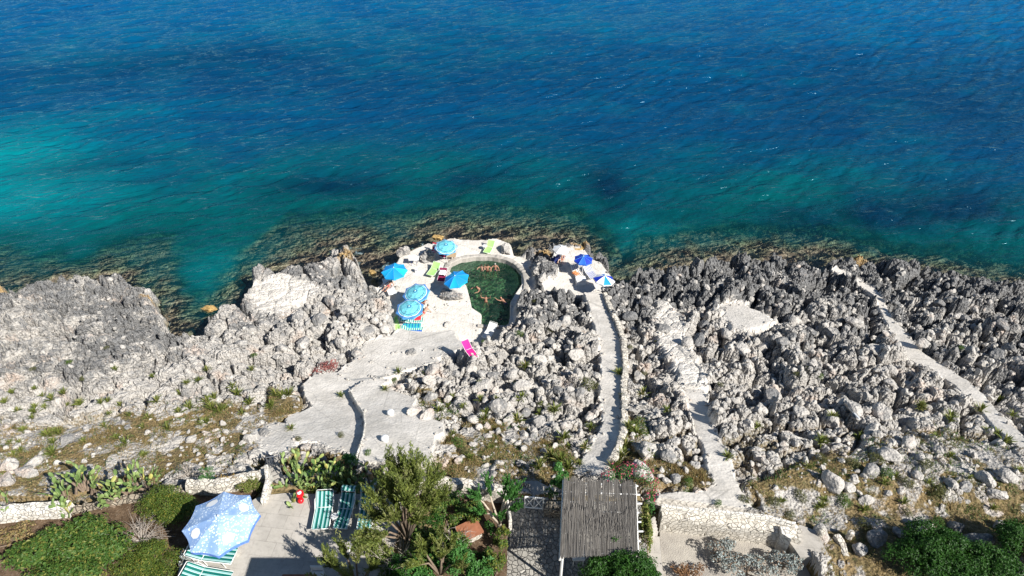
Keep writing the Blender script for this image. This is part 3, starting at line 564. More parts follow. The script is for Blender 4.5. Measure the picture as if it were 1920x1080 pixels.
def tamarisk(label, x, y, z, H_, branches, leafmat, seed, size=.10, group=None, spread=.34, dens=1.0, bark=None, name='tamarisk_tree'):
    """feathery tree: forked limbs, each ending in plumes of needle-like sprays"""
    R = random.Random(seed); t = thing(name, label, 'tree', (x, y, z), 0, group); g = G(); C = []; D = []; Rr = []
    trunkt = Vector((R.uniform(-.1, .1), R.uniform(-.1, .1), H_*.28)); g.tube([(0, 0, -.1), trunkt*.5+Vector((.04, 0, 0)), trunkt], [.11, .09, .075], 8)
    gl = G()
    for bx, by, bz in branches:
        e = Vector((bx, by, bz)); mid = trunkt.lerp(e, .5)+Vector((R.uniform(-.15, .15), R.uniform(-.15, .15), .1*H_)); gl.tube([trunkt*.9, mid, e], [.06, .035, .012], 6)
        for k in range(int(26*dens)):
            s0 = mid.lerp(e, R.uniform(.1, 1)); dr = (e-trunkt).normalized()*.75+Vector((R.gauss(0, .30), R.gauss(0, .30), R.gauss(.35, .25))); dr.normalize(); L = spread*H_*R.uniform(.5, 1.1)
            n = 62; q = RS.rand(n); w = .085*L*2.3*(.25+.75*np.sin(q*3.0))
            P = np.array(s0)+np.outer(q*L, np.array(dr))+RS.normal(size=(n, 3))*w[:, None]*.33; C.append(P); D.append(np.repeat(np.array(dr)[None], n, 0)); b_ = R.random(); Rr.append(np.stack([np.clip(b_*.6+.4*RS.rand(n), 0, 1), np.full(n, R.random()), RS.rand(n)], 1))
    C = np.concatenate(C); D = np.concatenate(D); n = len(C); T = D+RS.normal(0, .35, (n, 3)); T /= np.linalg.norm(T, axis=1)[:, None]
    S_ = np.cross(T, RS.normal(size=(n, 3))); S_ /= np.linalg.norm(S_, axis=1)[:, None]; L = size*(.7+.8*RS.rand(n))[:, None]
    V = np.stack([C-T*L*.5, C+S_*L*.13, C+T*L*.6, C-S_*L*.13], 1).reshape(-1, 3)
    mk('crown', V, np.arange(n*4).reshape(n, 4), leafmat, t, False, attrs={'rnd': np.repeat(np.concatenate(Rr), 4, 0)})
    g.obj('trunk', bark or M_BARK, t, True); gl.obj('limbs', bark or M_BARK, t, True); return t
def dead_shrub(label, x, y, z, r, h, n, seed, group=None, name='dead_shrub', lean=(0, 0)):
    R = random.Random(seed); t = thing(name, label, 'dead shrub', (x, y, z), 0, group); g = G()
    for i in range(n):
        a = R.uniform(0, 6.283); q = R.uniform(.35, 1); e = Vector((math.cos(a)*r*q+lean[0], math.sin(a)*r*q+lean[1], h*R.uniform(.35, 1)*(1.1-.5*q))); m = e*.5+Vector((R.uniform(-.1, .1), R.uniform(-.1, .1), .12)); g.tube([(0, 0, 0), m, e], [.018, .011, .004], 4)
        for k in range(5):
            s0 = m.lerp(e, R.uniform(0, .9)); f = s0+Vector((R.gauss(0, .2)*r, R.gauss(0, .2)*r, R.gauss(.05, .12)*h))+(e-m)*.35; g.tube([s0, s0.lerp(f, .5)+Vector((0, 0, .03)), f], [.008, .006, .003], 3)
    g.obj('twigs', M_DEAD, t); return t
def pads_mesh(list_, parent):
    """list of (base, dir, length, width) flat oval pads as one mesh"""
    V, F, r = [], [], []; nu, nv = 8, 5
    for b0, d, L, w, th in list_:
        d = d.normalized(); s_ = d.cross(Vector((rnd.gauss(0, 1), rnd.gauss(0, 1), rnd.gauss(0, .5)))).normalized(); n_ = d.cross(s_); base = len(V); c = b0+d*L*.5; rv = (rnd.random(), rnd.random(), 0)
        for j in range(nv+1):
            ph = -math.pi/2+math.pi*j/nv
            for i in range(nu):
                a = 2*math.pi*i/nu; q = c+d*(L*.5*math.sin(ph)*1.0)+s_*(w*.5*math.cos(ph)*math.cos(a)*(1+.25*math.sin(ph)))+n_*(th*.5*math.cos(ph)*math.sin(a)); V.append(q); r.append(rv)
        for j in range(nv):
            for i in range(nu): F.append((base+j*nu+i, base+j*nu+(i+1) % nu, base+(j+1)*nu+(i+1) % nu, base+(j+1)*nu+i))
    return mk('pads', [tuple(v) for v in V], F, L_PAD, parent, True, attrs={'rnd': np.array(r)})
def prickly_pear(label, x, y, z, r, h, n, seed, group='prickly pears along the wall', L0=.30):
    R = random.Random(seed); t = thing('prickly_pear', label, 'cactus', (x, y, z), 0, group); ps = []; tr = G()
    for i in range(n):
        a = R.uniform(0, 6.283); q = R.uniform(.0, .9)*r; b0 = Vector((math.cos(a)*q, math.sin(a)*q, 0)); d = Vector((math.cos(a)*.5+R.gauss(0, .3), math.sin(a)*.5+R.gauss(0, .3), 1)); hh = h*R.uniform(.25, .7); tr.tube([b0-Vector((0, 0, .1)), b0+d.normalized()*hh], [.06, .045], 6); b0 = b0+d.normalized()*hh*.95
        for k in range(R.randint(2, 3)):
            L = L0*R.uniform(.8, 1.2); ps.append((b0, d, L, L*.55, .045)); e = b0+d.normalized()*L*.95
            for m in range(R.randint(1, 2)):
                d2 = d.normalized()+Vector((R.gauss(0, .75), R.gauss(0, .75), R.gauss(.1, .3))); L2 = L*R.uniform(.7, .95); ps.append((e, d2, L2, L2*.55, .035))
            b0 = e; d = d.normalized()+Vector((R.gauss(0, .45), R.gauss(0, .45), .1))
    pads_mesh(ps, t); tr.obj('trunk', M_BARK, t); return t
# tufts: three rosette shapes shared by all copies
def tuft_mesh(seed, n=46, h=.42, r=.38, w=.03, mat=None, name='blades'):
    R = random.Random(seed); V, F, c = [], [], []
    for i in range(n):
        a = R.uniform(0, 6.283); q = R.uniform(.15, 1)*r; hh = h*R.uniform(.55, 1)*(1.1-.5*q/r); e = Vector((math.cos(a)*q, math.sin(a)*q, hh)); m = e*.5+Vector((0, 0, hh*.18)); s_ = Vector((-math.sin(a), math.cos(a), 0))*w*R.uniform(.7, 1.2); b0 = Vector((math.cos(a), math.sin(a), 0))*.03; k = len(V)
        V += [b0-s_*.5, b0+s_*.5, m+s_*.6, e, m-s_*.6]; F += [(k, k+1, k+2, k+4), (k+4, k+2, k+3)]; rv = (R.random(), R.random(), 0); c += [rv]*5
    me = bpy.data.meshes.new(name); me.from_pydata([tuple(v) for v in V], [], F); me.materials.append(mat or L_TUFT); at_ = me.attributes.new('rnd', 'FLOAT_COLOR', 'POINT'); at_.data.foreach_set('color', np.c_[np.array(c), np.ones(len(c))].astype(np.float32).ravel()); return me
TUFTS = [tuft_mesh(i+1) for i in range(3)]
def place_mesh(name, me, p, rz, s, label, cat, group, tilt=(0, 0)):
    o = bpy.data.objects.new(name, me); COL.objects.link(o); o.location = p; o.rotation_euler = (tilt[0], tilt[1], rz); o.scale = s if isinstance(s, tuple) else (s, s, s); return tag(o, label, cat, group)
def zone_of(px, py):
    if px < 560: return 'left of the pale concrete slabs'
    if px < 870 and py > 690: return 'around the concrete slabs'
    if px < 1130: return 'between the pool and the long stone path'
    if px < 1330: return 'between the long stone path and the stepped path'
    if px < 1800: return 'between the stepped path and the diagonal path'
    return 'by the right edge diagonal path'
TP = [(98, 749), (69, 776), (339, 739), (294, 751), (436, 726), (403, 746), (398, 765), (422, 765), (278, 783), (357, 765), (100, 850), (26, 853), (90, 814), (237, 830), (153, 760), (517, 739), (510, 763), (112, 813), (380, 791), (468, 756), (542, 739), (528, 742), (448, 740), (390, 755), (412, 772),
 (748, 698), (722, 730), (900, 750), (911, 774), (970, 787), (822, 772), (978, 747), (908, 786), (1019, 761), (1108, 802), (1097, 837), (1178, 800), (1195, 813), (1034, 856), (1056, 822), (1067, 840), (1215, 852), (1364, 856), (1171, 847), (1156, 872), (1041, 767), (1012, 776), (1162, 860), (1188, 806), (1048, 880),
 (1723, 765), (1781, 786), (1781, 778), (1834, 773), (1897, 777), (1869, 752), (1725, 760), (1881, 830), (1537, 829), (1870, 813), (1910, 882), (1160, 700), (1205, 740), (1560, 780), (1610, 820), (985, 690), (800, 700), (640, 742), (850, 745), (870, 765), (1250, 770), (1420, 800)]
rt = random.Random(12)
for k_ in range(70):
    TP.append((rt.uniform(5, 560), rt.uniform(690, 860)) if k_ < 42 else ((rt.uniform(840, 1090), rt.uniform(720, 870)) if k_ < 52 else (rt.uniform(1400, 1900), rt.uniform(780, 960))))
TP = [q for i_, q in enumerate(TP) if i_ < 74 or abs(q[0]-440) > 60 or q[1] < 800]
for i, (px, py) in enumerate(TP):
    p = ground(px, py+2); s = rnd.uniform(1.05, 1.55)
    s = s if i < 66 else s*.72
    place_mesh('leafy_tuft', TUFTS[i % 3], p, rnd.uniform(0, 6.28), (s, s, s*rnd.uniform(.6, 1.1)), 'spiky yellow-green tuft growing among the rocks '+zone_of(px, py), 'plant', 'spiky tufts '+zone_of(px, py))
# rounded cushions of scrub
def cushion_mesh(seed, mat, n=900, size=.07):
    C, N, R = crown_pts([(0, 0, .12, .42, .38, .30), (.2, .1, .15, .28, .26, .26), (-.2, -.12, .12, .27, .3, .22)], 190, .6); V, F, r = leaves(C, N, size, .5, .2, R); o = mk('cushion', V, F, mat, None, False, attrs={'rnd': r}); me = o.data; bpy.data.objects.remove(o); return me
CU = [cushion_mesh(1, L_OLIVE), cushion_mesh(2, L_SHRUB), cushion_mesh(3, L_OLIVE)]
CUR = cushion_mesh(4, L_RED)
p = ground(610, 696); place_mesh('flowering_shrub', CUR, p, .4, (2.0, 1.5, 1.3), 'reddish pink cushion shrub beside the upper corner of the concrete slab', 'shrub', None)
p = ground(598, 694); 
for i, (px, py, s, lab) in enumerate([(1103, 722, 1.25, 'large round olive shrub just left of the long stone path'), (975, 625, .8, 'olive cushion shrub on the rocks right of the white lounger'), (1003, 562, .55, 'small olive cushion on the rock just right of the pool end'),
  (1033, 620, .5, 'small olive cushion high on the rocks near the platform path'), (130, 678, .55, 'small olive cushion on the left rock slope'), (62, 690, .45, None), (155, 708, .5, None), (478, 667, .55, 'olive cushion in a rock cleft left of the white apron'), (1205, 702, .7, 'olive cushion right of the long stone path'), (1168, 745, .7, None),
  (1535, 712, .55, None), (1493, 700, .5, None), (1513, 690, .4, None), (1800, 652, .6, 'olive cushion beyond the diagonal path'), (1600, 870, .8, None), (1540, 860, .75, None), (1660, 890, .9, None), (1760, 925, 1.0, None), (1700, 905, .8, None), (1580, 940, .9, None), (1500, 930, .8, None), (1450, 940, .7, None),
  (1850, 900, .7, None), (1640, 860, .8, None), (1735, 870, .8, None), (1290, 905, .7, None), (1205, 870, .6, None), (1180, 660, .5, None), (905, 640, .3, None), (1350, 720, .5, None), (1640, 640, .4, None), (740, 715, .5, None), (640, 815, .5, None), (560, 822, .45, None), (690, 848, .5, None), (200, 650, .4, None), (1480, 965, .6, None), (860, 830, .9, None), (875, 850, .8, None), (1395, 935, .6, None), (1345, 945, .5, None), (1230, 640, .35, None), (1700, 960, .6, None), (1760, 980, .7, None), (1620, 985, .8, None)]):
    p = ground(px, py+3); grp = None if lab else 'scrub cushions '+zone_of(px, py)
    place_mesh('scrub_cushion', CU[i % 3], p, rnd.uniform(0, 6.28), (s, s, s*.9), lab or 'low green scrub cushion growing '+zone_of(px, py), 'shrub', grp)
# dry grass and ground cover: nobody could count it
def grass_field(name, label, polys, n, h, mat, seed, w=.02, lean=.5, per=5, thr=None):
    R = np.random.RandomState(seed); Cx, Cy = [], []
    for P, wt in polys:
        P = np.array(P); m = int(n*wt); x = R.uniform(P[:, 0].min(), P[:, 0].max(), m*3); y = R.uniform(P[:, 1].min(), P[:, 1].max(), m*3)
        k = (sdpoly(x, y, P)+.5*fbm(x/1.2, y/1.2, 3, 401) > 0) & (fbm(x/1.1+7, y/1.1, 3, seed) > (-.15 if thr is None else thr)); Cx.append(x[k][:m]); Cy.append(y[k][:m])
    x = np.concatenate(Cx); y = np.concatenate(Cy); z, mk_ = terrain(x, y, True); k = (mk_['conc'] < .3); x, y, z = x[k], y[k], z[k]; m = len(x)
    a = R.uniform(0, 6.283, (m, per)); q = R.uniform(.1, 1, (m, per))*h*lean; hh = h*R.uniform(.4, 1.1, (m, per))*(.7+.5*fbm(x/2, y/2, 2, 9))[:, None]
    b0 = np.stack([np.repeat(x[:, None], per, 1)+R.normal(0, .05, (m, per)), np.repeat(y[:, None], per, 1)+R.normal(0, .05, (m, per)), np.repeat(z[:, None], per, 1)-.02], -1).reshape(-1, 3)
    e = b0+np.stack([(np.cos(a)*q).ravel(), (np.sin(a)*q).ravel(), hh.ravel()], 1); s_ = np.stack([-np.sin(a).ravel(), np.cos(a).ravel(), 0*a.ravel()], 1)*w
    V = np.stack([b0-s_, b0+s_, e], 1).reshape(-1, 3); r = np.repeat(R.rand(m, 3), per*3, 0)
    return tag(mk(name, V, np.arange(len(V)).reshape(-1, 3), mat, None, attrs={'rnd': r}), label, 'grass' if 'grass' in name else 'ground cover', None, 'stuff')
grass_field('dry_grass', 'straw coloured dry grass between the rocks of the lower slope', [(SOILP[0], .42), (SOILP[1], .36), (SOILP[2], .10), (SOILP[3], .45), (SOILP[4], .04), (SOILP[5], .06), (SOILP[6], .04)], 15000, .20, L_GRASS, 5, .011)
grass_field('green_herbs', 'patchy green herbs growing among the dry grass', [(SOILP[0], .12), (SOILP[1], .12), (SOILP[2], .12), (SOILP[3], .5), (SOILP[5], .05), (SOILP[6], .09)], 9000, .16, L_SHRUB, 6, .017, .8, 4, .08)
# ------------------------------------------------------------------ boulders
def rock_np(seed, sub=3, cuts=9):
    import bmesh
    bm = bmesh.new(); bmesh.ops.create_icosphere(bm, subdivisions=sub, radius=1.0); V = np.array([v.co[:] for v in bm.verts]); F = np.array([[v.index for v in f.verts] for f in bm.faces]); bm.free()
    R = np.random.RandomState(seed); n = R.normal(size=(cuts, 3)); n /= np.linalg.norm(n, axis=1)[:, None]; dd = R.uniform(.52, .85, cuts)
    d = V @ n.T; r = np.where(d > .05, dd/np.maximum(d, .05), 9).min(1); r = np.minimum(r, 1.0)
    x, y, z = V.T; r = r*(1+.13*fbm(x*2.1+seed, y*2.1+z*1.7, 3, seed)+.07*fbm(x*6+z*5, y*6-z*4+seed, 3, seed+7)); V = V*r[:, None]*np.array([1, .82, .68]); return V, F
ROCKS = []
for i in range(12):
    V, F = rock_np(500+i*13, 4 if i < 6 else 3); o = mk('boulder', V, F, M_ROCK, None, i % 2 == 0); ROCKS.append(o.data); bpy.data.objects.remove(o)
SM = [rock_np(900+i*7, 2) for i in range(8)]
# where boulders lie: (px, py, half-width in px) of the largest ones seen, then scattered ones
BIG = [(1010, 790, 15), (905, 720, 17), (935, 757, 18), (985, 770, 14), (952, 762, 15), (800, 775, 17), (777, 768, 16), (888, 783, 14), (1088, 735, 12), (1108, 778, 14), (1212, 838, 24), (1205, 880, 26), (1255, 855, 18), (1300, 870, 16), (1265, 895, 12), (835, 795, 12), (856, 700, 16), (812, 690, 20), (885, 690, 15),
 (20, 870, 18), (45, 880, 14), (62, 868, 16), (15, 900, 16), (125, 822, 12), (360, 822, 10), (470, 820, 16), (495, 808, 14), (1560, 900, 22), (1590, 912, 14), (1665, 850, 20), (1630, 880, 18), (1700, 830, 16), (1720, 890, 10), (1780, 905, 12), (1810, 910, 12), (1845, 895, 16), (1890, 890, 14), (1865, 925, 13), (1830, 1010, 20), (1790, 985, 14), (1730, 985, 26),
 (1640, 1005, 20), (1690, 1000, 14), (1610, 1030, 15), (1875, 985, 14), (1540, 1000, 16), (1360, 620, 18), (1395, 650, 22), (1430, 650, 20), (1465, 640, 20), (1560, 620, 30), (1600, 600, 20), (1490, 600, 16), (1640, 660, 18), (1730, 640, 14), (1820, 650, 26), (1870, 660, 22), (1760, 560, 26), (1820, 580, 22), (1880, 600, 26), (1240, 610, 20), (1210, 560, 20), (1180, 590, 18), (1290, 640, 14),
 (1060, 600, 18), (1030, 640, 20), (1000, 600, 16), (1080, 660, 16), (1010, 670, 18), (960, 700, 15), (926, 700, 13), (980, 720, 15), (1045, 730, 14), (720, 615, 14), (690, 625, 15), (670, 660, 14), (640, 640, 14), (600, 600, 16), (570, 640, 16), (530, 650, 15), (500, 610, 16), (450, 640, 16), (560, 590, 14), (620, 560, 14), (650, 580, 14), (735, 585, 9), (838, 607, 8), (770, 660, 10), (1600, 760, 20), (1560, 790, 18), (1650, 770, 18), (1690, 790, 18), (1500, 770, 16), (1450, 740, 18)]
R = random.Random(99); bl = []
for px, py, hwp in BIG:
    p = ground(px, py+hwp*.4); dist_ = (Vector((0, 0, CAMH))-p).length; bl.append((p, hwp*dist_/1280, px, py))
def free(px, py, m=.12):
    q = atB(px, py); x, y = np.array([q.x]), np.array([q.y])
    for P, lv, off, sf, cw, *q_ in ZONES:
        if float(sdpoly(x, y, P)[0]) > -m-sf*.3: return False
    return True
def scatter(n, seed, far=False):
    """numpy batch: points on the slope off the paths and slabs, thick where the photo's boulders are"""
    r = np.random.RandomState(seed); x = r.uniform(-32, 36, n*6); y = r.uniform(17.2, 44, n*6); d = sdpoly(x, y, LAND); k = d > 1.2
    for P, lv, off, sf, cw, *q_ in ZONES:
        if not q_ or len(q_) > 1: k &= sdpoly(x, y, P) < -.15
    px, py = proj(x, y, Bz(x, y)); k &= (px > -40) & (px < 1960) & (py < 1075); w = np.where(px < 560, .5, 1.0)*np.interp(y, [17, 19, 36, 44], [.4, 1, .9, .5])
    w = w*(1-.6*(sdpoly(x, y, SMOO) > 0)); k &= r.rand(n*6) < w; x, y = x[k][:n], y[k][:n]; z, m_ = terrain(x, y, True); kk = (m_['conc'] < .4) & (z > .8)
    return x[kk], y[kk], z[kk], px[k][:n][kk], py[k][:n][kk]
x, y, z, px, py = scatter(260, 4)
for i in range(len(x)):
    if len(bl) >= 284: break
    bl.append((Vector((x[i], y[i], z[i])), (.20+.34*R.random()**1.8)*(.75 if px[i] < 560 or y[i] < 22 else 1), px[i], py[i]))
NAMES = ['pale faceted', 'grey pitted']
for i, (p, r_, px, py) in enumerate(bl):
    r_ = min(r_, .62)*(.8 if px > 1650 and py < 680 else 1); s = (r_*R.uniform(.95, 1.2), r_*R.uniform(.85, 1.1), r_*R.uniform(.8, 1.15)); zn = zone_of(px, py)
    place_mesh('boulder', ROCKS[R.randrange(12)], (p.x, p.y, p.z+.18*s[2]), R.uniform(0, 6.28), s, ('large' if r_ > .5 else 'small')+' pale limestone boulder lying '+zn, 'boulder', ('large' if r_ > .5 else 'small')+' boulders '+zn, (R.uniform(-.5, .5), R.uniform(-.5, .5)))
x, y, z, px, py = scatter(5200, 8); Vs, Fs, off = [], [], 0; M3 = rotm(len(x)); rr = (.07+.26*RS.rand(len(x))**2.3)*np.where(px < 560, .75, 1.0)*np.interp(y, [17, 22, 30], [.7, 1, 1.05])
for i in range(len(x)):
    V, F = SM[i % 8]; Vs.append((V*rr[i]*RS.uniform(.8, 1.2, 3)) @ M3[i].T+np.array([x[i], y[i], z[i]+.05*rr[i]])); Fs.append(F+off); off += len(V)
# small stones that crumble onto the edges of the paths and slabs
r = np.random.RandomState(77); ex, ey = [], []
for P, lv, o_, sf, cw, *q_ in ZONES[:14]:
    n = len(P)
    for i in range(n):
        a, b_ = np.array(P[i]), np.array(P[(i+1) % n]); L = np.linalg.norm(b_-a); m = int(L*(2.4 if lv is None else 1.4)); t = r.rand(m); q = a+(b_-a)*t[:, None]+r.normal(0, .10, (m, 2)); ex.append(q[:, 0]); ey.append(q[:, 1])
ex, ey = np.concatenate(ex), np.concatenate(ey); ez, m_ = terrain(ex, ey, True); k = (ez > .8) & (m_['pool'] < .01); ex, ey, ez = ex[k], ey[k], ez[k]; R3 = rotm(len(ex))
for i in range(len(ex)):
    V, F = SM[i % 8]; rs_ = .04+.11*r.rand()**2; Vs.append((V*rs_) @ R3[i].T+np.array([ex[i], ey[i], ez[i]+.25*rs_])); Fs.append(F+off); off += len(V)
tag(mk('rubble', np.concatenate(Vs), np.concatenate(Fs), M_ROCK, None, False), 'loose limestone rubble strewn over the whole slope', 'rubble', None, 'stuff')
# ------------------------------------------------------------------ floors, walls and stairs
def prism(name, pts, z, th, mat, label, kind='structure', cat=None, rough=0.0, zs=None):
    """a slab with its top at z; edges slightly worn"""
    P2 = []
    n = len(pts)
    for i in range(n):
        a, b_ = Vector(pts[i]), Vector(pts[(i+1) % n]); L = (b_-a).length; m = max(1, int(L/.35)) if rough else 1
        for k in range(m):
            q = a.lerp(b_, k/m); P2.append((q.x+rnd.uniform(-1, 1)*rough, q.y+rnd.uniform(-1, 1)*rough))
    k = len(P2); V = [(p[0], p[1], z) for p in P2]+[(p[0], p[1], z-th) for p in P2]
    ar = sum(P2[i][0]*P2[(i+1) % k][1]-P2[(i+1) % k][0]*P2[i][1] for i in range(k)); top = tuple(range(k)) if ar > 0 else tuple(range(k))[::-1]
    F = [top]+[(i, (i+1) % k, k+(i+1) % k, k+i) for i in range(k)]
    return tag(mk(name, V, F, mat), label, cat, None, kind)
def wall(name, label, path, z0, z1, th, mat, rough=.03, seg=.16, top=None, group=None, cat='wall', topz=None):
    """rubble wall along a world polyline, with an uneven face and top"""
    pts = [Vector((p[0], p[1], 0)) for p in path]; line = []
    for i in range(len(pts)-1):
        m = max(1, int((pts[i+1]-pts[i]).length/seg))
        for k in range(m): line.append(pts[i].lerp(pts[i+1], k/m))
    line.append(pts[-1]); n = len(line); nz = max(2, int(((z1 if not callable(z1) else 1)-(z0 if not callable(z0) else 0))/.16)+1) if not callable(z0) else 5; V, F = [], []
    for i, p in enumerate(line):
        t = (line[min(i+1, n-1)]-line[max(i-1, 0)]).normalized(); s_ = Vector((-t.y, t.x, 0)); a = z0(p) if callable(z0) else z0; b_ = z1(p) if callable(z1) else z1; b_ += rnd.gauss(0, rough*.8)
        prof = [(-th/2, a+(b_-a)*k/nz) for k in range(nz)]+[(-th/2+.03, b_), (0, b_+.02), (th/2-.03, b_)]+[(th/2, b_-(b_-a)*(k+1)/nz) for k in range(nz)]
        for o_, z_ in prof: V.append(p+s_*(o_+rnd.gauss(0, rough*.5))+Vector((0, 0, z_))+t*rnd.gauss(0, rough*.4))
    k = len(prof)
    for i in range(n-1):
        for j in range(k-1): F.append((i*k+j, (i+1)*k+j, (i+1)*k+j+1, i*k+j+1))
    F += [tuple(range(k)), tuple(range((n-1)*k, n*k))[::-1]]
    return tag(mk(name, [tuple(v) for v in V], F, mat), label, cat, group)
prism('terrace_floor', W0([(322, 1120), (345, 1032), (400, 985), (480, 934), (503, 928), (540, 924), (575, 926), (700, 926), (760, 945), (712, 1120), (712, 1400), (322, 1400)], TZ), TZ, .5, M_TERR, 'pale grey concrete terrace floor', 'structure')
prism('courtyard_paving', W0([(955, 940), (985, 938), (1050, 940), (1200, 940), (1213, 1010), (1222, 1300), (948, 1300), (950, 1000)], CZ), CZ, .3, M_COURT, 'stone paved courtyard beside the pergola', 'structure')
prism('gate_landing', W0([(938, 936), (950, 912), (975, 902), (1008, 902), (1032, 914), (1044, 938)], CZ-.1), CZ-.1, .4, M_TERR, 'rounded concrete landing beyond the gate', 'structure', rough=.02)
prism('concrete_walk', W0([(1213, 1006), (1237, 1006), (1246, 1110), (1246, 1300), (1218, 1300)], GZ+.12), GZ+.12, .4, M_TERR, 'narrow concrete walk below the right stairs', 'structure')
prism('gravel_yard', W0([(1237, 1000), (1237, 978), (1440, 1004), (1500, 1026), (1560, 1080), (1560, 1300), (1246, 1300), (1246, 1110)], GZ), GZ, .3, M_GRAV, 'grey gravel yard below the cream wall', 'structure')
prism('left_garden_bed', W0([(-200, 992), (40, 962), (130, 957), (260, 932), (370, 912), (470, 897), (492, 900), (478, 930), (400, 984), (345, 1030), (320, 1120), (320, 1400), (-200, 1400)], LGZ), LGZ, .5, M_SOIL, 'brown earth of the left garden', 'structure')
prism('middle_garden_bed', W0([(700, 915), (812, 910), (940, 928), (952, 975), (946, 1300), (714, 1400), (712, 1120), (760, 945)], MGZ), MGZ, .5, M_SOIL, 'brown earth of the middle garden', 'structure')
def wz(pts, z): return W0(pts, z)
wall('garden_wall', 'whitewashed stone wall at the far left behind the prickly pears', wz([(-200, 985), (40, 953), (128, 948)], LGZ+.5), 8.4, LGZ+.55, .50, M_WALLW)
wall('garden_wall', 'rough rubble wall hidden behind the prickly pears', wz([(128, 948), (200, 932), (262, 922), (350, 905)], LGZ+.4), 8.4, LGZ+.08, .42, M_STONED, .06)
wall('garden_wall', 'cream stone wall behind the large bubble parasol', wz([(350, 905), (400, 906), (440, 897), (497, 884)], LGZ+.6), 8.4, LGZ+.62, .40, M_WALLC, .04)
wall('stair_wall', 'bright white plastered wall on the left side of the terrace stairs', wz([(498, 872), (501, 900), (492, 936)], TZ+.4), 9.0, TZ+.42, .20, M_WALLW, .012)
wall('garden_wall', 'cream wall with a planter top behind the tamarisk, left of the white gate', wz([(700, 905), (815, 898), (880, 905), (946, 917)], MGZ+.8), 8.6, MGZ+.82, .40, M_WALLC, .04)
wall('courtyard_wall', 'thin white wall running from the gate down the courtyard side', wz([(947, 921), (953, 945), (957, 972)], MGZ+.75), 8.6, MGZ+.75, .13, M_WALLW, .008)
wall('dry_stone_wall', 'low brown dry stone wall between the white gate and the pergola', wz([(1022, 948), (1040, 950), (1062, 955)], CZ+.5), 8.6, CZ+.55, .45, M_STONED, .05)
wall('retaining_wall', 'long cream stone retaining wall above the gravel yard', wz([(1239, 966), (1300, 973), (1440, 991), (1500, 1010)], GZ+.72), 8.2, GZ+1.0, .62, M_WALLC, .02)
wall('parapet', 'pale parapet on the seaward side of the cream retaining wall', wz([(1240, 948), (1300, 954), (1440, 968), (1492, 982)], GZ+1.3), 8.8, GZ+1.32, .18, M_WALLW, .02)
wall('stair_wall', 'dark weathered wall end beside the right stairs', wz([(1231, 930), (1233, 960), (1237, 990)], GZ+1.0), 8.2, lambda p: GZ+.35+1.0*max(0, min(1, (p.y-15.2)/1.6)), .14, M_STONED, .02, group=None) if False else None
# path parapets: a low line of stones each, one wall
pl = [atB(*p) for p in [(1134, 556), (1146, 585), (1158, 612), (1168, 640), (1172, 690), (1169, 730), (1170, 770), (1169, 810), (1158, 846), (1146, 872)]]
wall('path_parapet', 'low pale stone parapet along the right side of the long path', [(p.x, p.y) for p in pl], lambda p: float(Bz(p.x, p.y))-.3, lambda p: float(Bz(p.x, p.y))+.34, .34, M_WALLC, .06)
pl = [atB(*p) for p in [(658, 742), (663, 752), (672, 768), (684, 786), (687, 806), (684, 830), (675, 858), (670, 872)]]
wall('slab_edging', 'low pale edging of the raised right hand concrete slab', [(p.x, p.y) for p in pl], lambda p: float(Bz(p.x, p.y))-.3, lambda p: float(Bz(p.x, p.y))+.54, .13, M_WALLW, .015)
def stairs(name, label, a, b_, w, z0, z1, n, mat, cheek=None):
    """steps from a (high, z0) to b (low, z1); each step its own part"""
    t = thing(name, label, 'stairs', (a[0], a[1], z0)); d = Vector((b_[0]-a[0], b_[1]-a[1], 0)); L = d.length; d.normalize(); ang = math.atan2(d.y, d.x); R = Matrix.Rotation(ang, 3, 'Z')
    for i in range(n):
        c = d*(L*(i+.5)/n); top = (z1-z0)*(i+1)/(n+1); g = G(); g.box((c.x, c.y, top-.25), (L/n+.03, w, .5), R, bev=.01); g.obj('step', mat, t)
    return t
A_, B_ = at(520, 928, TZ), at(508, 872, 9.5)
stairs('stairs', 'cream steps leading down from the terrace through the garden wall', (A_.x, A_.y), (B_.x-.05, B_.y), .78, TZ, 9.4, 7, M_TERR)
A_, B_ = at(1216, 975, GZ+1.0), at(1222, 1008, GZ+.15)
stairs('stairs', 'short stone steps between the pergola and the cream wall', (A_.x, A_.y), (B_.x, B_.y), .7, GZ+1.1, GZ+.12, 5, M_TERR)
def rail_gate(name, label, a, b_, z, h, mat, xs=2, post=.03):
    t = thing(name, label, 'gate', (a[0], a[1], z)); d = Vector((b_[0]-a[0], b_[1]-a[1], 0)); L = d.length; d.normalize(); P = lambda u, v: d*u+Vector((0, 0, v))
    g = G(); g.tube([P(0, 0), P(0, h)], post, 6); g.tube([P(L, 0), P(L, h)], post, 6); g.tube([P(0, h), P(L, h)], post, 6); g.tube([P(0, .08), P(L, .08)], post, 6); g.obj('gate_frame', mat, t)
    g = G()
    for i in range(xs):
        u0, u1 = L*i/xs, L*(i+1)/xs; g.tube([P(u0, .08), P(u1, h)], post*.7, 5); g.tube([P(u0, h), P(u1, .08)], post*.7, 5)
        if i: g.tube([P(u0, .08), P(u0, h)], post*.6, 5)
    g.obj('cross_bars', mat, t); g = G(); g.box(P(L*.93, h*.55)+Vector((0, -.04, 0)), (.12, .04, .04)); g.obj('latch', M_STEEL, t); return t
a, b_ = at(984, 953, CZ), at(1018, 956, CZ); rail_gate('gate', 'low white gate with crossed bars left of the pergola', (a.x, a.y), (b_.x, b_.y), CZ, .85, M_WHITE)
a, b_ = at(506, 880, 9.45), at(537, 876, 9.45); rail_gate('gate', 'dark metal gate at the foot of the terrace stairs', (a.x, a.y), (b_.x, b_.y), 9.45, .85, M_STEEL, 4, .02)
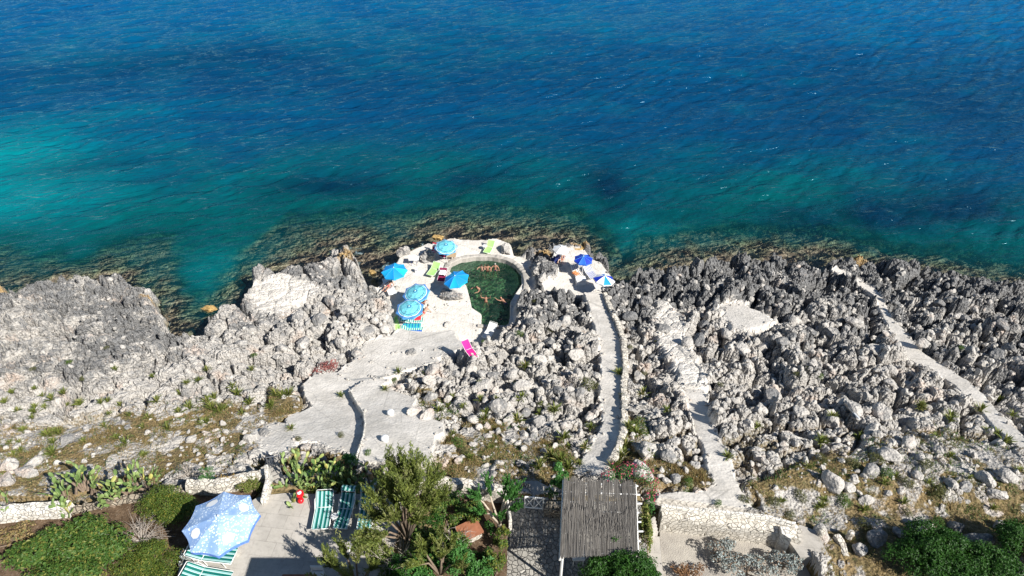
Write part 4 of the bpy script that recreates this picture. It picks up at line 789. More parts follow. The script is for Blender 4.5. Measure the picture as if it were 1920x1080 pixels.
# stone work at the right
b0 = [(1470, 1000), (1500, 984), (1530, 996), (1556, 1044), (1500, 1044)]; prism('stone_landing', wz(b0, GZ+.75), GZ+.75, 1.2, M_TERR, 'pale concrete landing beside the steps at the lower right', 'thing', 'landing', rough=.02)
prism('stone_landing', wz([(1552, 1050), (1606, 1040), (1640, 1100), (1640, 1160), (1560, 1160)], GZ+.3), GZ+.3, 1.0, M_TERR, 'lower pale concrete landing at the bottom edge', 'thing', 'landing', rough=.02)
prism('stone_block', wz([(1463, 986), (1480, 988), (1484, 1012), (1466, 1000)], GZ+1.25), GZ+1.25, 1.2, M_WALLW, 'pale stone block with a dark recess at the end of the cream wall', 'thing', 'stone block', rough=.01)
wall('wedge_wall', 'sloping wedge shaped wall between the two lower right landings', wz([(1568, 1004), (1580, 1022), (1586, 1044)], GZ+.7), 8.2, GZ+.75, .3, M_WALLC, .02)
A_, B_ = at(1558, 1040, GZ+.7), at(1556, 1012, GZ+.1); stairs('stairs', 'few stone steps at the lower right landing', (A_.x, A_.y), (B_.x, B_.y), .6, GZ+.7, GZ+.1, 4, M_WALLC)
for i, (px, py, h) in enumerate([(1537, 1004, .5), (1592, 1006, .45), (1488, 992, .35)]):
    p = at(px, py, GZ+.7); g = G(); g.lathe([(.13, 0), (.12, h*.6), (.15, h*.8), (.12, h), (.03, h+.04)], 8); tag(g.obj('stone_post', M_WALLC, None, False, None, (p.x, p.y, p.z-.1)), ['stubby stone post at the far corner of the landing', 'stubby stone post behind the wedge wall', 'stubby stone post at the near end of the cream wall'][i], 'stone post')
# pool rim: raised concrete coping
def coping(name, label, pts, z, w, depth, mat):
    P = [at(p[0], p[1], z) for p in pts]; line = []
    for i in range(len(P)-1):
        for k in range(6):
            p0, p1, p2, p3 = P[max(i-1, 0)], P[i], P[i+1], P[min(i+2, len(P)-1)]; t = k/6; line.append(.5*((2*p1)+(p2-p0)*t+(2*p0-5*p1+4*p2-p3)*t*t+(3*p1-p0-3*p2+p3)*t*t*t))
    line.append(P[-1]); n = len(line); V, F = [], []
    for i, p in enumerate(line):
        t = (line[min(i+1, n-1)]-line[max(i-1, 0)]).normalized(); s_ = Vector((-t.y, t.x, 0)); ww = w*(1+.12*math.sin(i*.9)+rnd.gauss(0, .05)); zz = rnd.gauss(0, .015)
        for o_, dz in ((-ww/2, -depth), (-ww/2, -.05), (-ww/2+.06, zz), (0, .015+zz), (ww/2-.06, zz), (ww/2, -.05), (ww/2, -depth)): V.append(p+s_*o_+Vector((0, 0, dz)))
    k = 7
    for i in range(n-1):
        for j in range(k-1): F.append((i*k+j, i*k+j+1, (i+1)*k+j+1, (i+1)*k+j))
    F += [tuple(range(k)), tuple(range((n-1)*k, n*k))[::-1]]
    return tag(mk(name, [tuple(v) for v in V], F, mat, None, False), label, 'pool wall')
coping('pool_wall', 'curved pale coping round the seaward side of the rock pool', [(842, 520), (837, 504), (843, 492), (858, 484), (880, 480), (905, 478), (932, 480), (955, 486), (971, 496), (983, 510), (986, 524), (986, 548)], 1.0, .42, 1.9, M_TERR)
coping('pool_wall', 'short straight coping at the near end of the rock pool', [(896, 609), (920, 611), (948, 612)], 1.0, .30, 1.9, M_TERR)
# ------------------------------------------------------------------ the pergola
t = thing('pergola', 'white posted pergola with a grey reed roof beside the courtyard', 'pergola', (at(1120, 1040, CZ).x, at(1120, 1040, CZ).y, CZ))
RZ_ = CZ+2.35; o0 = Vector(t.location); TL, TR, BL, BR = [at(p[0], p[1], RZ_)-o0 for p in ((1057, 897), (1192, 905), (1050, 1047), (1197, 1038))]
for nm_, p in (('post', TL), ('post', TR), ('post', BL), ('post', BR)):
    g = G(); c = (TL+TR+BL+BR)/4; q = p.lerp(c, .06); g.tube([(q.x, q.y, 0), (q.x, q.y, RZ_-CZ-.08)], .055, 8); g.obj('post', M_WHITE, t)
for k in range(8):
    u = k/7; a = TL.lerp(BL, .04+.92*u); b_ = TR.lerp(BR, .04+.92*u); b_ = b_+(b_-a).normalized()*(.10+.06*(k % 3)); g = G(); g.tube([a+Vector((0, 0, -.06)), b_+Vector((0, 0, -.05))], .035, 6); g.obj('cross_beam', M_WHITE, t)
for a, b_ in ((TL, BL), (TR, BR)): g = G(); g.tube([a+Vector((0, 0, -.13)), b_+Vector((0, 0, -.13))], .045, 6); g.obj('side_beam', M_WHITE, t)
V, F, r = [], [], []
def reed(u, v0, v1, z, w, sk):
    a = TL.lerp(TR, u).lerp(BL.lerp(BR, u), v0); b_ = TL.lerp(TR, u+sk).lerp(BL.lerp(BR, u+sk), v1); n = 6; k0 = len(V); s_ = Vector((1, 0, 0))*w*.5; rv = (rnd.random(), rnd.random(), 0)
    for i in range(n+1):
        q = a.lerp(b_, i/n)+Vector((rnd.gauss(0, .004), 0, z-(RZ_-CZ)*0+rnd.gauss(0, .006)-.03*math.sin(math.pi*(i/n*2 % 1)))); V.extend([q-s_, q+Vector((0, 0, w*.55)), q+s_]); r.extend([rv]*3)
    for i in range(n): F.extend([(k0+i*3, k0+i*3+1, k0+i*3+4, k0+i*3+3), (k0+i*3+1, k0+i*3+2, k0+i*3+5, k0+i*3+4)])
N_ = 150
for i in range(N_):
    u = (i+.5)/N_+rnd.gauss(0, .0015)
    if i in (46, 47, 78, 79, 80, 103, 118, 119): v0 = rnd.uniform(.18, .3)
    else: v0 = rnd.uniform(-.03, .015)+.02*math.sin(i*.22)
    reed(u, v0, .56+rnd.uniform(-.05, .05), .0, .026, rnd.gauss(0, .006))
for i in range(N_):
    u = (i+.5)/N_+rnd.gauss(0, .0015); reed(u, .42+rnd.uniform(-.05, .06)-.05*math.sin(i*.05), 1.0+rnd.uniform(-.01, .012), .02, .026, rnd.gauss(0, .004))
for i in range(60):
    u = rnd.uniform(.3, .9); v = rnd.uniform(.45, .6); reed(u, v, v+.2, .04, .02, rnd.gauss(0, .02))
o = mk('reed_cover', [tuple(v) for v in V], F, M_REED, t, False, attrs={'rnd': np.array(r)})
a = at(1060, 1062, CZ); g = G(); g.box((0, 0, .43), (.5, .45, .04), None, 0, .03); 
tb = thing('garden_table', 'small white garden table under the near edge of the pergola', 'table', (at(1083, 1052, CZ).x, at(1083, 1052, CZ).y, CZ)); g.obj('table_top', M_WHITE, tb)
for sx in (-1, 1):
    for sy in (-1, 1): g = G(); g.tube([(sx*.2, sy*.17, 0), (sx*.18, sy*.15, .41)], .02, 6); g.obj('leg', M_WHITE, tb)
# the house behind the camera's lower edge, whose corner shades the terrace
X1 = at(470, 1045, TZ); HH = 6.2; sx_, sy_ = -SHD.x*HH/math.tan(SUN_EL), -SHD.y*HH/math.tan(SUN_EL); hx, hy = X1.x+sx_, X1.y+sy_
hs = thing('house', 'white two storey house at the landward edge of the terrace', 'house', (hx+2.4, hy-3, TZ-1))
g = G(); g.box((0, 0, (HH+1)/2-.15), (4.8, 6.0, HH+.7)); g.obj('wall', M_WALLW, hs); g = G(); g.box((0, 0, HH+.85), (4.8, 6.0, .3)); g.obj('roof', M_TERR, hs)
for wx__ in (-1.2, 1.2):
    g = G(); g.box((wx__, 3.02, 2.6), (.9, .05, 1.2)); wdw = g.obj('window', M_NAVY, hs); g = G(); g.box((wx__, 3.05, 1.96), (1.1, .12, .07)); g.obj('sill', M_WHITE, wdw)
g = G(); g.box((0, 3.02, 2.05), (.9, .05, 2.1)); g.obj('door', M_WOOD, hs)
# ------------------------------------------------------------------ parasols
def parasol(label, x, y, z, H_, R_, mats, n=8, rise=.30, tilt=(0, 0), rz=0.0, val=.10, valm=None, trim=None, base=True, group=None, panel_idx=None, sag=.035, name='beach_umbrella'):
    t = thing(name, label, 'parasol', (x, y, z), 0, group); TR_ = Matrix.Translation((0, 0, H_-rise)) @ Matrix.Rotation(tilt[0], 4, 'X') @ Matrix.Rotation(tilt[1], 4, 'Y') @ Matrix.Rotation(rz, 4, 'Z')
    nr, ns = 6, 6; V, F, mi = [], [], []
    for k in range(n):
        a0, a1 = 2*math.pi*k/n, 2*math.pi*(k+1)/n; b0 = len(V)
        for i in range(nr+1):
            q = i/nr
            for j in range(ns+1):
                s_ = j/ns; p = Vector((math.cos(a0), math.sin(a0), 0)).lerp(Vector((math.cos(a1), math.sin(a1), 0)), s_)*R_*q*(1-.05*math.sin(math.pi*s_)*q**3); zz = rise*(1-q**1.25)-sag*R_*math.sin(math.pi*s_)*q*.6
                V.append((p.x, p.y, zz))
        for i in range(nr):
            for j in range(ns): a = b0+i*(ns+1)+j; F.append((a, a+ns+1, a+ns+2, a+1)); mi.append(panel_idx[k] if panel_idx else k % len(mats))
    o = mk('canopy', V, F, None, t, True, mats, mi); o.matrix_local = TR_
    if val:
        V, F = [], []
        m = n*8
        for i in range(m):
            k = i//8; s_ = (i % 8)/8; a0, a1 = 2*math.pi*k/n, 2*math.pi*(k+1)/n; p = Vector((math.cos(a0), math.sin(a0), 0)).lerp(Vector((math.cos(a1), math.sin(a1), 0)), s_)*R_*(1-.05*math.sin(math.pi*s_))*1.003; zz = -sag*R_*math.sin(math.pi*s_)*.6
            V += [(p.x, p.y, zz+.005), (p.x*1.006, p.y*1.006, zz-val*(1+.12*math.sin(i*1.7)))]
        for i in range(m): F.append((2*i, 2*i+1, (2*i+3) % (2*m), (2*i+2) % (2*m)))
        v = mk('valance', V, F, valm or mats[0], o, True); 
    if trim:
        g = G()
        for k in range(n):
            a0 = 2*math.pi*k/n; d = Vector((math.cos(a0), math.sin(a0), 0)); g.tube([d*R_*q+Vector((0, 0, rise*(1-q**1.25)+.004)) for q in (.05, .3, .55, .8, 1)], .009, 4)
        g.obj('seams', trim, o)
    for k in range(n):
        a0 = 2*math.pi*k/n; d = Vector((math.cos(a0), math.sin(a0), 0)); g = G(); g.tube([d*R_*q+Vector((0, 0, rise*(1-q**1.25)-.02)) for q in (.03, .35, .7, .99)], .008, 4); rb = g.obj('rib', M_WHITE, t); rb.matrix_local = TR_
    g = G(); g.lathe([(.03, rise-.01), (.035, rise+.03), (.02, rise+.07), (.005, rise+.09)], 8); f = g.obj('finial', M_WHITE, t, True); f.matrix_local = TR_
    top = TR_ @ Vector((0, 0, rise)); el = Vector((0, 0, H_*.62)); g = G(); g.tube([(0, 0, -.15), el, top], .019 if R_ < 1.3 else .028, 8); g.obj('pole', M_WHITE, t)
    if base: g = G(); g.lathe([(.22, 0), (.22, .05), (.08, .09), (.04, .26), (.03, .26)], 14); g.obj('base', M_TERR, t)
    return t, o
def para_at(px, py, z, H_, **k):
    p = at(px, py, z+H_-.18); return parasol(x=p.x, y=p.y, z=z, H_=H_, **k)
RI = [M_RING]
para_at(836, 461, DECKZ, 2.05, label='light blue patterned parasol farthest seaward on the pool deck', R_=.95, mats=RI, rise=.28, valm=M_TRIM, tilt=(.10, .05), rz=.2)
para_at(739, 505, DECKZ, 2.05, label='plain azure parasol at the left edge of the pool deck', R_=1.02, mats=[M_AZ1, M_AZ2, M_AZ1], rise=.36, trim=M_TRIM, tilt=(.05, -.05), rz=.1, valm=M_AZ2)
para_at(855, 520, DECKZ, 2.05, label='plain azure parasol right at the pool edge', R_=1.0, mats=[M_AZ1, M_AZ1, M_AZ2], rise=.36, trim=M_TRIM, tilt=(.08, -.22), rz=.3, valm=M_AZ2)
para_at(780, 548, DECKZ, 2.05, label='light blue patterned parasol in the middle of the deck, seaward of its twin', R_=1.05, mats=RI, rise=.28, valm=M_TRIM, tilt=(.14, -.16), rz=.15)
para_at(768, 577, DECKZ, 2.05, label='light blue patterned parasol nearest the slope, over the striped loungers', R_=1.05, mats=RI, rise=.28, valm=M_TRIM, tilt=(.12, -.06), rz=.35)
para_at(1052, 466, DECKR, 1.85, label='faded white parasol at the seaward end of the right platform', R_=.70, mats=[M_GPAN, M_WPAN], rise=.26, rz=.1, tilt=(0, .06), valm=M_GPAN)
para_at(1094, 484, DECKR, 1.9, label='deep blue parasol on the right platform', R_=.76, mats=[M_RB1, M_RB2, M_RB1, M_RB1], rise=.30, trim=M_TRIM, rz=.2, valm=M_RB2)
para_at(1133, 521, DECKR, 1.9, label='blue and white panelled parasol at the right edge of the platform', R_=.84, mats=[M_RB1, M_WPAN, M_AZ1, M_WPAN], rise=.34, rz=-.15, tilt=(-.1, .1), valm=M_WPAN)
p = at(414, 978, TZ+2.1); t, can = parasol('very large pale blue parasol with white bubbles on the terrace', p.x, p.y, TZ, 2.45, 1.36, [M_BUB], 8, .42, (0, 0), .25, .13, M_BUBV, None, True, None, None, .02, 'large_parasol')
for k in (0, 2, 4, 6):
    a0, a1 = 2*math.pi*k/8, 2*math.pi*(k+1)/8; am = (a0+a1)/2; d = Vector((math.cos(am), math.sin(am), 0)); s_ = Vector((-d.y, d.x, 0)); V = []
    for i in range(28):
        w = 2*math.pi*i/28; q = .70+.13*math.sin(w)*(1+.04*math.cos(7*w)); off = .21*math.cos(w)*(1+.05*math.cos(5*w)); rr_ = q*1.36*math.cos(math.pi/8); V.append(tuple(d*rr_+s_*off+Vector((0, 0, .42*(1-q**1.25)+.014))))
    mk('emblem', V, [tuple(range(28))], M_WPAN, can)
# ------------------------------------------------------------------ loungers, chairs, tables
def lounger(label, x, y, z, rz, fab, L=1.9, w=.62, h=.34, back=.45, bl_=.62, shade=False, frame=None, legs=True, group=None, name='sun_lounger', loops=True, cat='sun lounger'):
    fm = frame or M_WHITE; t = thing(name, label, cat, (x, y, z), rz, group); xb = L-bl_; e = Vector((xb+bl_*math.cos(back), 0, h+bl_*math.sin(back)))
    g = G()
    for s_ in (-1, 1):
        yy_ = s_*w/2; g.tube([(0, yy_, h-.02), (.02, yy_, h), (xb, yy_, h), (xb+.02, yy_, h+.01), (e.x, yy_, e.z)], .016, 6)
        if loops: g.tube([(xb-.12, yy_, h), (xb+.25, s_*(w/2+.05), h+.16), (xb+.5, yy_, h+.02 if back < .2 else h+.12)], .012, 6)
    g.tube([(0, -w/2, h), (0, w/2, h)], .016, 6); g.tube([(xb, -w/2, h), (xb, w/2, h)], .014, 6)
    g.tube([(e.x, -w/2, e.z), (e.x+.05, -w/2+.04, e.z+.04), (e.x+.05, w/2-.04, e.z+.04), (e.x, w/2, e.z)], .016, 6); g.obj('frame', fm, t, True)
    def sheet(pts, nm, sag=.03):
        V, F = [], []; n = 10; m = len(pts)
        for i, p_ in enumerate(pts):
            for j in range(n+1): s_ = j/n; V.append((p_[0]+rnd.gauss(0, .002), (s_-.5)*(w-.03), p_[1]-sag*math.sin(math.pi*s_)*(.4+.6*math.sin(math.pi*i/(m-1)))))
        for i in range(m-1):
            for j in range(n): a = i*(n+1)+j; F.append((a, a+n+1, a+n+2, a+1))
        return mk(nm, V, F, fab, t, True)
    sheet([(xb*i/8+.01, h+.012) for i in range(9)], 'seat'); sheet([(xb+.01+(e.x-xb-.01)*i/5, h+.014+(e.z-h)*i/5) for i in range(6)], 'backrest')
    if legs:
        for xx in (.28, xb-.15):
            for s_ in (-1, 1): g = G(); g.tube([(xx+.07, s_*w/2, h), (xx, s_*(w/2-.01), 0)], .014, 6); g.obj('leg', fm, t)
        g = G(); g.tube([(xb+bl_*.55*math.cos(back), -w/2, h+bl_*.55*math.sin(back)), (xb+bl_*.45, -w/2, .0), (xb+bl_*.45, w/2, .0), (xb+bl_*.55*math.cos(back), w/2, h+bl_*.55*math.sin(back))], .012, 6); g.obj('back_support', fm, t)
    if shade:
        c = Vector((e.x-.02, 0, e.z+.18)); V, F = [], []; n = 6
        for i in range(5):
            for j in range(n+1): V.append((c.x+(-.02+.17*i/4*1.6), (j/n-.5)*w, c.z+.05*math.sin(math.pi*i/4)))
        for i in range(4):
            for j in range(n): a = i*(n+1)+j; F.append((a, a+n+1, a+n+2, a+1))
        mk('sunshade', V, F, fab, t, True); g = G()
        for s_ in (-1, 1): g.tube([(e.x-.08, s_*w/2, e.z-.04), (c.x+.1, s_*w/2, c.z)], .01, 5)
        g.obj('shade_arm', fm, t)
    return t
def heading(foot, head, z):
    a, b_ = at(foot[0], foot[1], z), at(head[0], head[1], z); return a, math.atan2(b_.y-a.y, b_.x-a.x), (b_-a).length
def lng(label, foot, head, z, fab, h=.34, **k):
    a, an, L = heading(foot, head, z+h); return lounger(label, a.x, a.y, z, an, fab, L=max(1.5, min(L, 2.05)), h=h, **k)
lng('green and white striped lounger at the left of the terrace row', (600, 992), (612, 926), TZ, M_GWS, w=.68, back=.5)
lng('green and white striped lounger with a sunshade in the middle of the terrace row', (637, 991), (656, 930), TZ, M_GWS, w=.56, back=.45, shade=True)
lng('green and white striped lounger partly under the tamarisk at the right of the row', (682, 992), (692, 930), TZ, M_GWS, w=.56, back=.45, shade=True)
lng('green and white striped lounger tucked under the big bubble parasol', (440, 1042), (356, 1032), TZ, M_GWS, w=.68, back=.35)
lng('green and white striped lounger nearest the bottom edge, below the big parasol', (430, 1088), (346, 1074), TZ, M_GWS, w=.68, back=.35)
GR = None
lng('lime green lounger on the seaward side of the pool', (912, 474), (921, 458), DECKZ, M_LIME, w=.62, back=.55, loops=False)
lng('lime green lounger between the side table and the pool', (806, 516), (818, 500), DECKZ, M_LIME, w=.66, back=.5, loops=False)
lng('white lounger at the near end of the pool', (910, 634), (922, 617), max(DECKZ, ground(915, 630).z+.02), M_CLOTH, w=.62, back=.6, loops=False)
lng('bright magenta lounger on the edge of the near apron', (891, 671), (879, 655), ground(885, 664).z+.32, M_MAG, w=.50, back=.5, loops=False)
lng('white lounger under the azure parasol at the left edge', (737, 552), (724, 526), DECKZ, M_CLOTH, w=.62, back=.4, loops=False)
lng('green and white striped lounger under the patterned parasol nearest the slope', (793, 600), (750, 600), DECKZ, M_CROSS, w=.62, back=.3, loops=False)
lng('striped lounger covered by a royal blue towel, nearest the slope', (792, 619), (752, 619), DECKZ, M_CROSS, w=.72, back=.25, loops=False)
lng('lime green lounger seen edge on beside the boulder', (748, 622), (741, 602), DECKZ, M_LIME, w=.45, back=.5, loops=False)
lng('brown and white striped lounger on the right platform', (1089, 520), (1077, 503), DECKR, M_OWS, w=.62, back=.45, loops=False)
lng('blue and white striped lounger in the shade on the right platform', (1114, 521), (1103, 507), DECKR, M_BWS, w=.66, back=.4, loops=False)
lng('wine red lounger beside the azure parasol at the pool edge', (826, 528), (832, 508), DECKZ, M_WINE, w=.62, back=.5, loops=False)
lng('wine red lounger under the seaward patterned parasol', (828, 482), (840, 470), DECKZ, M_WINE, w=.6, back=.5, loops=False)
def draped(name, label, cat, px, py, z, sx, sy, rz, mat, h=.02, drop=.12):
    """a towel lying over something: a wavy sheet with hanging edges"""
    p = at(px, py, z); V, F = [], []; n, m = 16, 10
    for i in range(n+1):
        for j in range(m+1):
            u, v = i/n-.5, j/m-.5; e = max(0, abs(v)*2-.86)/.14; V.append((u*sx, v*sy*(1-.04*e), h+.012*math.sin(u*17+v*5)+.008*math.sin(v*23)-drop*e))
    for i in range(n):
        for j in range(m): a = i*(m+1)+j; F.append((a, a+m+1, a+m+2, a+1))
    o = mk(name, V, F, mat, None, True, loc=(p.x, p.y, p.z)); o.rotation_euler = (0, 0, rz); return tag(o, label, cat)
draped('beach_towel', 'royal blue towel spread over the striped lounger nearest the slope', 'towel', 773, 624, DECKZ+.40, 1.35, .62, .03, M_BLUEF)
draped('beach_towel', 'green and blue striped towel beside the royal blue towel', 'towel', 772, 610, DECKZ+.40, 1.35, .50, .02, M_GBS)
draped('beach_towel', 'orange towel on the brown and white lounger', 'towel', 1080, 512, DECKR+.39, .55, .40, 2.2, M_ORANGE)
draped('beach_towel', 'red towel under the parasol nearest the slope', 'towel', 783, 596, DECKZ+.38, .5, .45, .1, M_REDF)
draped('beach_towel', 'white towel over the wine red lounger at the pool edge', 'towel', 829, 511, DECKZ+.55, .6, .6, 1.4, M_CLOTH)
draped('beach_towel', 'dark blue towel under the faded white parasol', 'towel', 1046, 485, DECKR+.03, 1.3, .7, .9, M_NAVY, .03, .02)
def table(label, px, py, z, r, h, mat, n=20, sq=False, legmat=None, name='side_table'):
    p = at(px, py, z+h); t = thing(name, label, 'table', (p.x, p.y, z)); g = G()
    if sq: g.box((0, 0, h), (2*r, 1.5*r, .035), None, 0, .03)
    else: g.lathe([(r*.97, h-.015), (r, h), (r*.97, h+.012)], n)
    g.obj('table_top', mat, t)
    for k in range(4): a = math.pi/4+k*math.pi/2; g = G(); g.tube([(math.cos(a)*r*.8, math.sin(a)*r*.7, 0), (math.cos(a)*r*.6, math.sin(a)*r*.55, h-.01)], .018, 6); g.obj('leg', legmat or mat, t)
    return t
table('small round white table between the first two terrace loungers', 627, 968, TZ, .15, .42, M_WHITE)
table('white rectangular table on the left of the pool deck', 776, 484, DECKZ, .42, .62, M_WHITE, 4, True, M_NAVY)
table('small round white table beside the seaward lime lounger', 909, 461, DECKZ, .22, .40, M_WHITE)
table('wooden table under the seaward patterned parasol', 846, 478, DECKZ, .40, .45, M_WOOD, 4, True)
def cooler(label, px, py, z, s, rz, body, lid):
    p = at(px, py, z+s[2]); t = thing('cool_box', label, 'cool box', (p.x, p.y, z), rz); g = G(); g.box((0, 0, s[2]*.4), (s[0], s[1], s[2]*.8), None, 0, .03); g.obj('body', body, t); g = G(); g.box((0, 0, s[2]*.9), (s[0]*1.05, s[1]*1.05, s[2]*.2), None, 0, .03); g.obj('lid', lid, t); g = G(); g.tube([(-s[0]*.45, -s[1]*.53, s[2]*.6), (-s[0]*.3, -s[1]*.6, s[2]*.75), (s[0]*.3, -s[1]*.6, s[2]*.75), (s[0]*.45, -s[1]*.53, s[2]*.6)], .012, 5); g.obj('handle', M_NAVY, t); return t
cooler('white cool box in front of the brown and white lounger', 1089, 522, DECKR, (.75, .5, .5), .1, M_WHITE, M_WHITE)
cooler('small white box near the deck edge by the white table', 780, 503, DECKZ, (.22, .25, .40), 0, M_WHITE, M_WHITE)
def chair(label, px, py, z, rz, fab):
    p = at(px, py, z+.4); t = thing('folding_chair', label, 'chair', (p.x, p.y, z), rz)
    for nm_, c, d_, rx_ in (('seat', (0, 0, .42), (.5, .48, .03), 0), ('backrest', (-.27, 0, .72), (.55, .48, .03), 1.25)): g = G(); g.box(c, d_, Matrix.Rotation(rx_, 3, 'Y'), 0, .02); g.obj(nm_, fab, t)
    for sx in (-1, 1):
        for sy in (-1, 1): g = G(); g.tube([(sx*.22, sy*.23, 0), (sx*.2, sy*.23, .41)], .014, 6); g.obj('leg', M_WHITE, t)
    return t
chair('white chair with red stripes left of the seaward patterned parasol', 814, 470, DECKZ, -1.9, stripes('red_white_stripes', (.75, .74, .72), (.5, .02, .05), .22, 0, .6))
chair('dark blue folding chair beside the bather under the white parasol', 1040, 486, DECKR, 2.3, M_NAVY)
# red ornament, pole, terracotta ledge, chair frame
p = at(563, 936, TZ+.2); t = thing('red_ornament', 'shiny red rounded plastic ornament beside the terrace stairs', 'ornament', (p.x, p.y, TZ)); t.scale = (.78, .78, .78)
g = G(); g.lathe([(.04, .0), (.13, .03), (.17, .12), (.15, .22), (.08, .27), (.02, .29)], 16); g.obj('lower_body', M_RED, t, True)
g = G(); g.lathe([(.05, .20), (.17, .27), (.22, .40), (.21, .52), (.13, .63), (.03, .67)], 18, (-.05, .20, 0)); g.obj('upper_body', M_RED, t, True)
g = G(); g.lathe([(.10, .60), (.12, .63), (.10, .66), (.02, .67)], 12, (-.02, .14, 0)); g.obj('top_ring', M_WPAN, t, True)
a, b_ = at(650, 1056, TZ), at(658, 1018, TZ+.9); g = G(); g.tube([a, b_], .022, 8); tag(g.obj('white_pole', M_WHITE), 'thin white pole leaning at the edge of the terrace by the bushes', 'pole')
p = at(560, 1086, TZ+.75); t = thing('terracotta_table', 'terracotta topped table cut by the bottom edge of the picture', 'table', (p.x, p.y-.1, TZ)); g = G(); g.box((0, 0, .75), (1.25, .55, .05), None, 0, .02); g.obj('table_top', M_TERRA, t)
for sx in (-1, 1):
    for sy in (-1, 1): g = G(); g.box((sx*.5, sy*.2, .36), (.05, .05, .72)); g.obj('leg', M_WOOD, t)
p = at(595, 1075, TZ+.5); t = thing('garden_chair', 'white tubular garden chair at the bottom edge beside the terracotta table', 'chair', (p.x, p.y-.1, TZ)); g = G()
g.tube([(-.22, .2, 0), (-.22, .2, .85), (.22, .2, .85), (.22, .2, 0)], .015, 6); g.tube([(-.22, -.2, 0), (-.22, -.2, .6), (-.22, .2, .6)], .015, 6); g.tube([(.22, -.2, 0), (.22, -.2, .6), (.22, .2, .6)], .015, 6); g.obj('frame', M_WHITE, t)
g = G(); g.box((0, 0, .42), (.44, .42, .03), None, 0, .02); g.obj('seat', M_WHITE, t); g = G(); g.box((0, .2, .68), (.42, .02, .25)); g.obj('backrest', M_WHITE, t)
# two pale capped stone bollards on the slab
for px, py, lb in ((733, 778, 'white capped stub on the raised slab, seaward one'), (722, 826, 'white capped stub on the raised slab, landward one')):
    p = ground(px, py); g = G(); g.lathe([(.17, -.1), (.18, .16), (.20, .20), (.15, .27), (.05, .30)], 14); o = g.obj('stub_post', M_WPAN, None, True, None, tuple(p)); tag(o, lb, 'stub post')
# ------------------------------------------------------------------ named rocks round the pool
def karst(label, px, py, z, s, seed, mat=M_KARST, rz=0.0, tilt=(0, 0), V_=None):
    V, F = rock_np(seed, 4, 12); x, y, z_ = V.T; k = 1+.35*(ridg(x*3+seed, y*3+z_*2, 3, seed)-.6); V = V*k[:, None]; p = at(px, py, z)
    o = mk('boulder', V, F, mat, None, False, loc=(p.x, p.y, p.z)); o.scale = s; o.rotation_euler = (tilt[0], tilt[1], rz); return tag(o, label, 'boulder')
M_OCH = plain('ochre_rock', (.40, .27, .11), .9, .55, 5, 0, .2, 1.0, .05)
karst('pointed grey rock on the deck between the white table and the seaward parasol', 800, 482, 1.1, (.75, .8, 1.0), 41)
karst('grey pitted rock beside the pool under the azure parasol', 845, 552, 1.2, (1.0, .8, .8), 43)
karst('pale smooth block at the right end of the seaward deck', 948, 468, 1.1, (.55, .95, .6), 45, M_ROCK)
karst('flat topped white stone near the magenta lounger', 926, 663, 1.5, (.8, .85, .5), 47, M_ROCK)
karst('upright pale boulder on the far side of the deck by the wave washed edge', 755, 470, 1.2, (.7, .6, .9), 49, M_ROCK)
karst('orange stained rock at the far edge of the seaward deck', 820, 445, .8, (.7, .5, .45), 51, M_OCH)
karst('orange stained rock behind the deep blue parasol', 1088, 465, 1.3, (.75, .5, .45), 53, M_OCH)
karst('orange stained stone left of the azure parasol in the water channel', 700, 512, .5, (.35, .75, .3), 55, M_OCH, .5)
karst('tall grey karst rock between the pool and the right platform', 1012, 500, 1.3, (1.2, 1.3, 1.6), 57)
karst('rough grey karst rock at the left side of the right platform', 1036, 512, 1.5, (.7, 1.2, .8), 59)
karst('orange stained stone by the dark cove', 394, 580, .3, (.9, .5, .4), 61, M_OCH)
